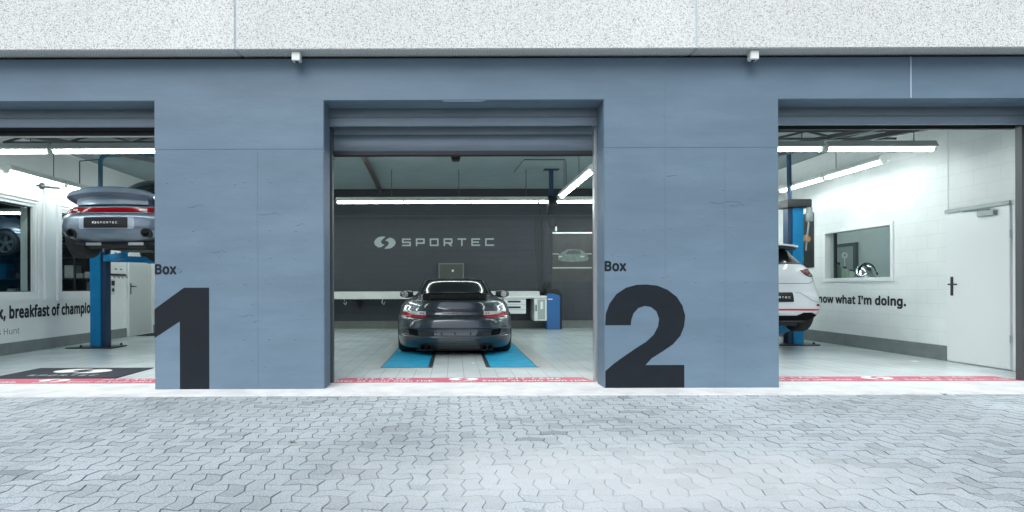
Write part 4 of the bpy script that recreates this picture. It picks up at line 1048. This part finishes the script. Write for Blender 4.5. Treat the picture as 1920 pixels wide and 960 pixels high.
class Car:
    def __init__(s, keys, loc, label, name='car', paint='paint_grey', axles=(.85, 3.2), wr=.33, ww=.27, trackx=.78, arch=.045):
        s.root = empty(name, loc, label, 'car'); s.L = Vector(loc)
        rings = interp(keys, 5); n = 144
        bm = bmesh.new(); prev = None
        for z, w_, yr, yc, yf, e in rings:
            ring = []
            for k in range(n):
                a = 2 * math.pi * k / n; c_, s_ = math.cos(a), math.sin(a)
                x = w_ * math.copysign(abs(c_) ** (2 / e), c_)
                L_ = (yf - yc) if s_ > 0 else (yc - yr)
                y = yc + L_ * math.copysign(abs(s_) ** (2 / e), s_)
                ring.append(bm.verts.new((x, y, z)))
            if prev:
                for k in range(n): bm.faces.new((prev[k], prev[(k + 1) % n], ring[(k + 1) % n], ring[k]))
            else: bm.faces.new(ring[::-1])
            prev = ring
        bm.faces.new(prev)
        bmesh.ops.recalc_face_normals(bm, faces=bm.faces)
        s.bvh = BVHTree.FromBMesh(bm)
        me = bpy.data.meshes.new('body'); bm.to_mesh(me); bm.free()
        # cut the wheel arches
        tmp = bpy.data.objects.new('tmp', me); col.objects.link(tmp)
        cb = MB()
        for ay in axles:
            for sx in (-1, 1):
                c = MB(); 
                cb.lathe((sx * (trackx - ww / 2 - .05), ay, wr), (sx, 0, 0), [(wr + arch, 0), (wr + arch, .6)], 40)
        cme = bpy.data.meshes.new('cut'); b2 = bmesh.new()
        bv = [b2.verts.new(p) for p in cb.v]
        for f in cb.f: b2.faces.new([bv[i] for i in f])
        bmesh.ops.recalc_face_normals(b2, faces=b2.faces); b2.to_mesh(cme); b2.free()
        co = bpy.data.objects.new('cut', cme); col.objects.link(co)
        md = tmp.modifiers.new('b', 'BOOLEAN'); md.object = co; md.operation = 'DIFFERENCE'; md.solver = 'EXACT'
        dg = bpy.context.evaluated_depsgraph_get(); dg.update()
        me2 = bpy.data.meshes.new_from_object(tmp.evaluated_get(dg))
        bpy.data.objects.remove(tmp); bpy.data.objects.remove(co)
        me2.name = 'body'; me2.materials.clear(); me2.materials.append(M[paint])
        b3 = bmesh.new(); b3.from_mesh(me2)
        for f in b3.faces: f.smooth = True; f.material_index = 0
        for e in b3.edges:
            if len(e.link_faces) == 2 and e.calc_face_angle(0) > R(42): e.smooth = False
        b3.to_mesh(me2); b3.free()
        s.body = bpy.data.objects.new('body', me2); col.objects.link(s.body); s.body.parent = s.root
        for ay in axles:
            for sx in (-1, 1): s.wheel(sx, ay, wr, ww, trackx)
        # dark inner wells and floor pan
        g = MB(); zb = keys[0][0]
        g.box(-.60, .60, .25, keys[0][4] - .2, zb - .03, zb - .002)
        s.part(g, 'underbody', 'under')
    def part(s, g, name, m, parent=None, **kw):
        for v in g.v: v += s.L
        return g.build(name, M[m] if isinstance(m, str) else m, parent or s.root, **kw)
    def wheel(s, sx, y, r, w_, tx):
        x = sx * tx; c = (x - sx * w_ / 2, y, r)
        g = MB(); g.lathe(c, (sx, 0, 0), [(r * .70, .0), (r * .9, .0), (r * .97, .02), (r, .045), (r, w_ - .045), (r * .97, w_ - .02), (r * .9, w_), (r * .72, w_), (r * .70, w_ - .02), (r * .70, .02)], 48)
        # tread grooves
        for q in (.3, .43, .57, .7): g.lathe((x - sx * w_ / 2 + sx * w_ * q, y, r), (sx, 0, 0), [(r * 1.0015, -.004), (r * 1.0025, 0), (r * 1.0015, .004)], 48)
        t = s.part(g, 'wheel', 'rubber', smooth=True, angle=50); t.name = 'wheel'
        g = MB(); f = w_ - .035
        g.lathe(c, (sx, 0, 0), [(r * .715, .03), (r * .715, w_ - .01), (r * .66, w_ - .012), (r * .62, w_ - .08), (r * .6, .06)], 40)
        g.lathe(c, (sx, 0, 0), [(r * .16, f - .06), (r * .16, f), (.001, f + .006)], 20)
        for k in range(5):
            a = 2 * math.pi * k / 5 + .3; da = .20
            for q in (0,):
                pts = [(r * .1, a - .9), (r * .64, a - da), (r * .64, a + da), (r * .1, a + .9)]
                vs = [(x - sx * w_ / 2 + sx * d, y + rr * math.cos(t_), r + rr * math.sin(t_)) for d in (f - .05, f - .012) for rr, t_ in pts]
                g.add(vs, [(0, 1, 2, 3), (7, 6, 5, 4), (0, 4, 5, 1), (1, 5, 6, 2), (2, 6, 7, 3), (3, 7, 4, 0)])
        s.part(g, 'rim', 'rim', t, smooth=True, angle=40)
        g = MB(); g.lathe(c, (sx, 0, 0), [(r * .5, .05), (r * .5, .075)], 28); s.part(g, 'brake_disc', 'darksteel', t)
    def hit(s, o, d):
        h = s.bvh.ray_cast(Vector(o), Vector(d))
        if h[0] is None: h = s.bvh.find_nearest(Vector(o) + Vector(d) * (3.0 if abs(d[1]) > .5 else 1.2))
        return h[0], h[1]
    def drape(s, name, poly, m, off=.004, parent=None, view='rear', grid=.03, thick=0.0, smooth=True):
        """outline in rear (x,z) or side (y,z) or top (x,y) coordinates laid on the body"""
        bm = bmesh.new()
        vs = [bm.verts.new((u, v, 0)) for u, v in poly]; bm.faces.new(vs)
        us = [p[0] for p in poly]; ws = [p[1] for p in poly]
        for ax, lo, hi in ((0, min(us), max(us)), (1, min(ws), max(ws))):
            n = max(1, int((hi - lo) / grid))
            for k in range(1, n):
                co = [0, 0, 0]; no = [0, 0, 0]; co[ax] = lo + (hi - lo) * k / n; no[ax] = 1
                bmesh.ops.bisect_plane(bm, geom=bm.verts[:] + bm.edges[:] + bm.faces[:], plane_co=co, plane_no=no)
        for v in bm.verts:
            u, t = v.co.x, v.co.y
            if view == 'rear': p, n = s.hit((u, -3, t), (0, 1, 0))
            elif view == 'front': p, n = s.hit((u, 8, t), (0, -1, 0))
            elif view == 'right': p, n = s.hit((3, u, t), (-1, 0, 0))
            elif view == 'left': p, n = s.hit((-3, u, t), (1, 0, 0))
            else: p, n = s.hit((u, t, 3), (0, 0, -1))
            v.co = p + n * off
        g = MB(); bm.verts.index_update()
        if thick > 0:
            bm.normal_update()
            r_ = bmesh.ops.extrude_face_region(bm, geom=bm.faces[:])
            d = {'rear': Vector((0, thick, 0)), 'front': Vector((0, -thick, 0)), 'right': Vector((-thick, 0, 0)), 'left': Vector((thick, 0, 0)), 'top': Vector((0, 0, -thick))}[view]
            for e in r_['geom']:
                if isinstance(e, bmesh.types.BMVert): e.co += d
            bm.verts.index_update()
        g.add([v.co.copy() for v in bm.verts], [[v.index for v in f.verts] for f in bm.faces]); bm.free()
        return s.part(g, name, m, parent, smooth=smooth, angle=40)
    def surf(s, x, z): return s.hit((x, -3, z), (0, 1, 0))[0]

def mirror(poly): return [(-u, v) for u, v in poly][::-1]
def rrect(u0, u1, v0, v1, r=.02, n=4):
    out = []
    for cx, cy, a0 in ((u1 - r, v0 + r, -90), (u1 - r, v1 - r, 0), (u0 + r, v1 - r, 90), (u0 + r, v0 + r, 180)):
        for k in range(n + 1):
            a = R(a0 + 90 * k / n); out.append((cx + r * math.cos(a), cy + r * math.sin(a)))
    return out
def line_loft(sections):
    """sections: list of closed rings of equal length"""
    g = MB(); n = len(sections[0]); vs = [p for r_ in sections for p in r_]
    fs = [(i * n + k, i * n + (k + 1) % n, (i + 1) * n + (k + 1) % n, (i + 1) * n + k) for i in range(len(sections) - 1) for k in range(n)]
    fs += [list(range(n))[::-1], list(range((len(sections) - 1) * n, len(sections) * n))]
    return g.add(vs, fs)

# ---- grey sports car in the middle bay
GX, GY = .02, 9.75 - CAMD
KG = [(.092,.86,.20,1.2,4.1,3.2),(.12,.893,.085,1.1,4.25,3.2),(.19,.918,.022,1.0,4.32,3.2),(.27,.932,-.006,.95,4.35,3.2),(.297,.934,-.006,.95,4.36,3.2),(.312,.935,.028,.95,4.37,3.2),(.36,.936,.034,.95,4.38,3.15),(.408,.937,.030,.95,4.39,3.1),(.424,.937,-.004,.95,4.4,3.1),(.50,.933,.004,.95,4.38,3.0),
      (.560,.929,.022,.95,4.34,2.9),(.580,.926,.045,.95,4.29,2.85),(.590,.922,.135,.95,4.24,2.8),(.66,.91,.165,.95,4.1,2.7),(.72,.890,.185,.98,3.95,2.6),(.77,.866,.195,1.0,3.78,2.5),
      (.815,.832,.20,1.03,3.64,2.4),(.835,.808,.23,1.08,3.58,2.4),(.848,.782,.34,1.15,3.53,2.5),(.872,.738,.56,1.4,3.45,2.7),(.905,.695,.76,1.7,3.35,2.8),(.955,.655,.92,1.9,3.18,3.0),
      (1.04,.618,1.12,2.0,2.98,3.0),(1.11,.588,1.28,2.1,2.8,3.0),(1.165,.556,1.43,2.15,2.66,2.9),(1.198,.505,1.62,2.2,2.52,2.7),(1.214,.41,1.85,2.25,2.4,2.4),(1.222,.2,2.12,2.27,2.33,2.0)]
car = Car(KG, (GX, GY, .017), 'dark grey sports car seen from behind on the blue floor lift', 'sports_car', 'paint_grey', axles=(.82, 3.17), wr=.335, ww=.31, trackx=.755)
def gz(zx, zy, D=9.85): 
    px, py = 720 + zx / 5.333, 500 + zy / 5.333
    return ((px - VX) * D / F - GX, CH + (VY - py) * D / F - .017)
# rear window, roof glass line and side windows
rwn = [(-.575,.93),(.575,.93),(.55,1.02),(.52,1.10),(.475,1.172),(.2,1.192),(-.2,1.192),(-.475,1.172),(-.52,1.10),(-.55,1.02)]
car.drape('rear_window', rwn, 'car_glass', .004)
sw = [(1.15,.90),(1.45,1.02),(1.75,1.12),(2.1,1.165),(2.45,1.13),(2.75,1.0),(2.95,.89)]
for v in ('left', 'right'): car.drape('side_window', sw, 'car_glass', .004, view=v)
car.drape('windscreen', [(-.5,.92),(.5,.92),(.44,1.13),(-.44,1.13)], 'car_glass', .004, view='front')
# fixed rear wing over the engine lid
secs = []
for k in range(17):
    x = -.545 + 1.09 * k / 16; e = abs(x) / .545; zc = .955 - .03 * e ** 3; yc = .50 + .10 * e ** 2
    ch = .15 - .03 * e ** 3
    secs.append([(x, yc - ch * .5, zc + .020), (x, yc - ch * .5, zc + .006), (x, yc, zc - .012), (x, yc + ch * .5, zc - .014), (x, yc + ch * .55, zc - .004), (x, yc, zc + .012)])
sp = car.part(line_loft(secs), 'rear_wing', 'paint_grey', smooth=True, angle=50)
for x in (-.40, .40):
    g = MB(); g.prism([(.42, .83), (.60, .85), (.58, .945), (.46, .945)], 'x', x - .012, x + .012); car.part(g, 'wing_strut', 'black', sp, bevel=.004)
car.drape('engine_grille', [(-.50,.842),(.50,.842),(.52,.87),(.54,.925),(-.54,.925),(-.52,.87)], 'matte', .003)
car.drape('lid_seam', [(-.475,.612),(-.47,.606),(.47,.606),(.475,.612),(.50,.81),(.494,.812),(.466,.616),(-.466,.616),(-.494,.812),(-.50,.81)], 'black', .0015)
# ledge under the lid and the model script (unreadable in the photograph)
g = line_loft([[tuple(car.surf(x, .69) + Vector((0, d, h))) for d, h in ((-.014, .0), (-.010, .012), (.02, .02), (.02, -.012), (-.008, -.008))] for x in [-.44 + .88 * k / 14 for k in range(15)]])
car.part(g, 'lid_lip', 'paint_grey', smooth=True, angle=60)
g = MB()
for x, w_ in ((-.045, .03), (-.01, .02), (.015, .022), (.045, .035), (.09, .02)):
    p = car.surf(x, .652); g.box(x, x + w_, p.y - .006, p.y + .004, .645, .662)
car.part(g, 'badge', 'chrome', bevel=.003)
# tail lights
for sgn in (1, -1):
    def q(pts):
        o_ = [(u * sgn * 1.0, v) for u, v in pts]
        return o_ if sgn > 0 else o_[::-1]
    lamp = [(.435,.588),(.445,.672),(.60,.672),(.72,.668),(.80,.655),(.835,.632),(.805,.606),(.74,.588),(.62,.578),(.52,.574)]
    t = car.drape('tail_light', q(lamp), 'lens_bright', .005, thick=.02)
    car.drape('clear_lens', q([(.445,.612),(.449,.668),(.60,.669),(.70,.664),(.745,.650),(.68,.628),(.60,.617),(.52,.611)]), 'lens_clear', .012, t, thick=.01)
    for x in (.475, .515): car.drape('lamp_bulb', q(rrect(x, x + .022, .632, .648, .006)), 'black', .014, t)
# number plate panel, vents, bumper slots
pp = [gz(522, 622), gz(925, 622), gz(932, 640), gz(915, 700), gz(890, 724), gz(545, 724), gz(530, 705)]
pl = car.drape('plate_panel', [(u + .005, v) for u, v in pp], mat('plate_panel_paint', (.11, .125, .145), .45, metal=.3), .006, thick=.02)
for zx in (577, 707, 863): car.drape('slot', rrect(gz(zx - 7, 0)[0], gz(zx + 7, 0)[0], gz(0, 686)[1], gz(0, 652)[1], .005), 'black', .010, pl)
vent = [gz(238, 622), gz(330, 628), gz(345, 660), gz(338, 712), gz(280, 706), gz(252, 685)]
slope = [gz(330, 628), gz(500, 640), gz(500, 712), gz(338, 712), gz(345, 660)]
cxm = .0
for f_ in (1, -1):
    vv = [(u * 1, v) for u, v in vent] if f_ == 1 else mirror([(u + .02 * 0, v) for u, v in vent])
    car.drape('air_vent', vv, 'matte', .003)
    ss = slope if f_ == 1 else mirror(slope)
    car.drape('bumper_scoop', ss, mat('scoop_grey', (.028, .034, .040), .4, metal=.4), .002)
# lower crease of the bumper
g = line_loft([[tuple(car.surf(x, .275 + .05 * (abs(x) / .8) ** 4) + Vector((0, d, h))) for d, h in ((-.016, .0), (-.010, .014), (.02, .02), (.02, -.014), (-.010, -.012))] for x in [-.80 + 1.6 * k / 30 for k in range(31)]])
car.part(g, 'bumper_crease', 'paint_grey', smooth=True, angle=60)
car.drape('diffuser', [(-.55,.10),(.55,.10),(.50,.135),(-.50,.135)], 'black', .004)
for zx in (386, 449, 1000, 1060):
    x, z = gz(zx, 806); x += -.0; y = car.surf(x, max(.16, z)).y
    g = MB(); g.lathe((x, y + .22, z), (0, -1, 0), [(.046, 0), (.050, .20), (.052, .245), (.047, .25), (.042, .24), (.040, .05), (.0005, .04)], 24); car.part(g, 'exhaust_pipe', 'darksteel', smooth=True, angle=40)
car.drape('exhaust_recess', rrect(gz(345, 0)[0], gz(492, 0)[0], .098, gz(0, 765)[1], .035), 'black', .003)
car.drape('exhaust_recess', rrect(gz(958, 0)[0], gz(1102, 0)[0], .098, gz(0, 765)[1], .035), 'black', .003)
for sx in (-1, 1):
    g = MB(); c = Vector((sx * .93, 2.72, .915))
    rings = []
    for k in range(9):
        t = k / 8; x = c.x - sx * .13 + sx * .26 * t; rr = .075 * math.sin(math.pi * (.18 + .72 * t)) ** .6
        rings.append([(x, c.y + .09 * math.cos(a) * rr / .075, c.z + math.sin(a) * rr) for a in [2 * math.pi * j / 16 for j in range(16)]])
    g = line_loft(rings); m_ = car.part(g, 'wing_mirror', 'paint_grey', smooth=True, angle=60)
    g = MB(); g.tube([(c.x - sx * .1, c.y, c.z - .03), (c.x - sx * .27, c.y + .03, c.z - .07)], .022, 8); car.part(g, 'stalk', 'black', m_, smooth=True)
    g = MB(); g.lathe((c.x + sx * .02, c.y - .082, c.z), (0, -1, 0), [(.055, 0), (.05, .006)], 20); car.part(g, 'mirror_glass', 'chrome', m_)

# ---- silver coupe raised on the lift in the left bay
SX, SY, SZL = -4.95, 9.12 - CAMD, 1.53
KS = [(.215,.72,.25,1.0,4.0,3.2),(.285,.81,.055,1.0,4.15,3.4),(.36,.872,.012,.95,4.2,3.4),(.45,.895,.0,.95,4.22,3.3),(.55,.895,.004,.95,4.2,3.2),(.595,.888,.028,.95,4.15,3.1),
      (.615,.875,.075,.95,4.1,3.1),(.66,.868,.085,.95,4.05,3.0),(.715,.85,.10,.98,3.9,2.9),(.735,.83,.14,1.0,3.85,2.8),(.78,.79,.28,1.1,3.7,2.6),(.84,.755,.45,1.3,3.55,2.6),(.90,.72,.65,1.5,3.4,2.7),
      (.99,.675,.9,1.7,3.2,2.9),(1.12,.63,1.2,1.9,2.95,3.0),(1.25,.58,1.5,2.1,2.75,3.0),(1.34,.53,1.72,2.15,2.6,2.8),(1.385,.47,1.9,2.2,2.45,2.6),(1.41,.3,2.08,2.2,2.32,2.2)]
car = Car(KS, (SX, SY, SZL), 'silver blue sports car with whale tail raised on the lift', 'sports_car', 'paint_silver', axles=(.80, 3.07), wr=.315, ww=.27, trackx=.76)
def sz(zx, zy, D=9.15):
    px, py = 100 + zx / 5.333, 320 + zy / 5.333
    return ((px - VX) * D / F - SX, CH + (VY - py) * D / F - SZL)
car.drape('rear_window', [(-.50,.97),(.50,.97),(.45,1.15),(.37,1.31),(-.37,1.31),(-.45,1.15)], 'car_glass', .004)
sw = [(1.05,.93),(1.4,1.12),(1.75,1.28),(2.1,1.33),(2.45,1.26),(2.75,1.07),(2.95,.90)]
for v in ('left', 'right'): car.drape('side_window', sw, 'car_glass', .004, view=v)
car.drape('windscreen', [(-.5,.93),(.5,.93),(.42,1.19),(-.42,1.19)], 'car_glass', .004, view='front')
# roof is black (canvas-dark in the photograph)
car.drape('roof_panel', [(-.40,1.80),(.40,1.80),(.42,2.1),(.40,2.42),(-.40,2.42),(-.42,2.1)], 'black', .004, view='top')
# light band
band = [(-.80,.628),(.80,.628),(.815,.66),(.80,.698),(-.80,.698),(-.815,.66)]
t = car.drape('light_band', band, 'lens_red', .006, thick=.02, grid=.025)
for a, b in ((-.555, -.47), (.42, .52)): car.drape('reverse_lens', rrect(a, b, .655, .680, .01), 'lens_clear', .010, t)
for x in (-.60, .60): car.drape('seam', [(x - .004, .630), (x + .004, .630), (x + .004, .696), (x - .004, .696)], 'black', .0085, t)
# plate recess and plate
car.drape('plate_recess', rrect(-.395, .395, .385, .545, .03), mat('recess_silver', (.42, .48, .56), .4, metal=.4), .003)
pl = car.drape('number_plate', rrect(-.315, .305, .40, .545, .01), 'plate', .014, thick=.02)
ys = car.surf(0, .47).y - .016
def fpl(u, v): return (u, ys, v)
g = MB(); place2d(g, LOGO, -.19, .455, -.125, .492, fpl); car.part(g, 'emblem', 'white_gloss', pl); g = MB(); place2d(g, SPORTEC, -.115, .460, .17, .486, fpl); car.part(g, 'lettering', 'white_gloss', pl)
# whale tail
secs = []
for k in range(25):
    x = -.625 + 1.25 * k / 24; e = abs(x) / .625
    zt = .985 - .075 * e ** 2.4 - (.03 if e > .97 else 0); y0 = -.04 + .16 * e ** 2.5
    th = .10 * (1 - .35 * e ** 4)
    zb_ = zt - th
    secs.append([(x, y0 + .02, zt), (x, y0 - .012, zt - .02), (x, y0, zb_ + .02), (x, y0 + .05, zb_), (x, y0 + .26, zb_ - .05), (x, y0 + .50, zb_ - .06), (x, y0 + .42, zt - .10), (x, y0 + .18, zt - .015)])
sp = car.part(line_loft(secs), 'whale_tail', 'paint_silver', smooth=True, angle=50)
secs = []
for k in range(15):
    x = -.52 + 1.04 * k / 14; e = abs(x) / .52; y0 = .06 + .10 * e ** 2.5
    secs.append([(x, y0, .90 - .03 * e ** 2), (x, y0 + .03, .82), (x, y0 + .02, .745), (x, y0 + .5, .745), (x, y0 + .5, .90 - .03 * e ** 2)])
car.part(line_loft(secs), 'tail_skirt', 'paint_silver', sp, smooth=True, angle=50)
for x in (-.70, .70): car.drape('lid_seam', [(x - .003, .715), (x + .003, .715), (x * .93 + .003, .80), (x * .93 - .003, .80)], 'black', .0015)
car.drape('bumper_seam', [(-.86,.608),(.86,.608),(.86,.614),(-.86,.614)], 'black', .002)
for zx in (170, 915):
    x, z = sz(zx, 612); y = car.surf(max(-.8, min(.8, x)), .33).y
    g = MB(); g.lathe((x, y + .25, z), (0, -1, 0), [(.050, 0), (.056, .2), (.062, .29), (.063, .295), (.058, .295), (.052, .27), (.048, .05), (.0005, .04)], 24); car.part(g, 'exhaust_pipe', 'darksteel', smooth=True, angle=40)
    car.drape('exhaust_recess', [(x + .075 * math.cos(a), z + .005 + .065 * math.sin(a)) for a in [2 * math.pi * j / 16 for j in range(16)]], 'black', .003)
g = MB(); g.box(-.45, .45, .25, .5, .17, .214); g.tube([(-.42, .36, .185), (.42, .36, .185)], .06, 14); g.box(-.3, .3, .6, 1.4, .12, .21); car.part(g, 'muffler', 'under', smooth=True, angle=40)
for xa in (-.42, .2):
    g = MB(); g.box(xa, xa + .22, .235, .248, .165, .205); car.part(g, 'heat_shield', 'alu')
silver = car.root
# a second car of the same family in the dim workshop, side on
c2 = copy_tree(silver); tag(c2, 'grey car raised side-on in the dim workshop behind the left window', 'car')
c2.rotation_euler = (0, 0, R(90)); c2.location = (-10.2, 9.9, 1.86)

# ---- white hatchback in the right bay
HX, HY, HZ = 5.0, 9.95 - CAMD, .31
KH = [(.20,.80,.2,1.0,4.0,4.0),(.29,.86,.05,1.0,4.15,4.5),(.38,.885,.0,1.0,4.2,4.5),(.50,.895,.0,1.0,4.22,4.5),(.60,.895,.012,1.0,4.2,4.3),(.68,.895,.05,1.0,4.15,4.0),
      (.80,.89,.062,1.1,4.1,3.8),(.90,.88,.055,1.2,4.0,3.6),(1.0,.855,.09,1.4,3.8,3.6),(1.08,.81,.14,1.5,3.5,3.6),(1.12,.77,.18,1.6,3.35,3.6),(1.25,.68,.32,1.75,3.0,3.8),
      (1.36,.61,.43,1.8,2.7,3.8),(1.42,.55,.52,1.85,2.55,3.6),(1.45,.47,.7,1.85,2.4,3.0),(1.462,.3,1.1,1.7,2.1,2.4)]
car = Car(KH, (HX, HY, HZ), 'white hatchback with red bumper line raised slightly in the right bay', 'hatchback', 'paint_white', axles=(.78, 3.35), wr=.33, ww=.235, trackx=.765)
def hz_(zx, zy, D=10.0):
    px, py = 1450 + zx / 3.2, 360 + zy / 3.2
    return ((px - VX) * D / F - HX, CH + (VY - py) * D / F - HZ)
car.drape('rear_window', [(-.62,1.13),(.62,1.13),(.58,1.22),(.48,1.385),(-.48,1.385),(-.58,1.22)], 'car_glass', .004)
sw = [(.62,1.14),(.72,1.26),(1.0,1.35),(1.7,1.40),(2.3,1.34),(2.9,1.12),(2.0,1.08),(1.2,1.08)]
for v in ('left', 'right'): car.drape('side_window', sw, 'car_glass', .004, view=v)
car.drape('windscreen', [(-.6,1.13),(.6,1.13),(.5,1.39),(-.5,1.39)], 'car_glass', .004, view='front')
secs = []
for k in range(13):
    x = -.53 + 1.06 * k / 12; e = abs(x) / .53; y0 = .24 + .07 * e ** 3; z = 1.44 - .035 * e ** 2.5
    secs.append([(x, y0, z), (x, y0 - .004, z - .028), (x, y0 + .25, z - .03), (x, y0 + .45, z - .01), (x, y0 + .4, z + .012)])
sp = car.part(line_loft(secs), 'roof_spoiler', 'paint_white', smooth=True, angle=50)
g = line_loft([[(x, .255 + .07 * (abs(x) / .5) ** 3 + d, 1.40 - .03 * (abs(x) / .5) ** 2 + h) for d, h in ((0, 0), (0, -.03), (.2, -.03), (.2, 0))] for x in [-.5 + k / 12 for k in range(13)]])
car.part(g, 'spoiler_underside', 'black', sp)
for sgn in (1, -1):
    def q(pts):
        o_ = [(u * sgn, v) for u, v in pts]
        return o_ if sgn > 0 else o_[::-1]
    lamp = [(.455,1.005),(.60,1.022),(.70,1.028),(.735,1.02),(.74,.955),(.73,.905),(.60,.90),(.535,.925),(.49,.96)]
    t = car.drape('tail_light', q(lamp), 'lens_dark', .006, thick=.02)
    car.drape('lens_insert', q([(.52,.96),(.60,.912),(.72,.914),(.722,.945),(.62,.95)]), 'black', .010, t)
    for x in (.60, .645): car.drape('lamp_bulb', q(rrect(x, x + .025, .918, .935, .005)), 'lens_clear', .012, t)
    car.drape('reflector', q(rrect(.685, .775, .44, .475, .008)), 'lens_red', .006)
    car.drape('bumper_crease', q([(.33,.66),(.42,.655),(.60,.535),(.78,.50),(.78,.490),(.59,.525),(.41,.645),(.33,.65)]), mat('crease_grey', (.35, .39, .43), .4), .003)
pl = car.drape('number_plate', rrect(-.26, .29, .51, .655, .012), 'plate', .012, thick=.02)
ys = car.surf(0, .58).y - .014
def fpl2(u, v): return (u, ys, v)
g = MB(); place2d(g, LOGO, -.19, .562, -.125, .60, fpl2); car.part(g, 'emblem', 'white_gloss', pl); g = MB(); place2d(g, SPORTEC, -.10, .568, .24, .596, fpl2); car.part(g, 'lettering', 'white_gloss', pl)
car.drape('hatch_seam', [(-.66,.795),(.60,.795),(.70,.83),(.72,.90),(.713,.90),(.69,.836),(.598,.803),(-.66,.803)], 'pipe', .0025)
car.drape('window_trim', [(-.66,1.105),(.66,1.105),(.66,1.125),(-.66,1.125)], 'black', .005)
car.drape('diffuser', [(-.70,.208),(.70,.208),(.76,.29),(.60,.345),(.45,.345),(.36,.30),(-.36,.30),(-.45,.345),(-.60,.345),(-.76,.29)], 'matte', .004)
car.drape('red_line', [(-.80,.372),(-.32,.378),(.32,.378),(.80,.372),(.80,.400),(.30,.404),(-.30,.404),(-.80,.400)], mat('red_trim', (.5, .02, .04), .35), .008)
g = MB(); g.tube([(-.5, .4, .2), (.5, .4, .2)], .08, 14); g.box(-.5, .5, .3, 1.6, .12, .20); car.part(g, 'muffler', 'under', smooth=True, angle=40)
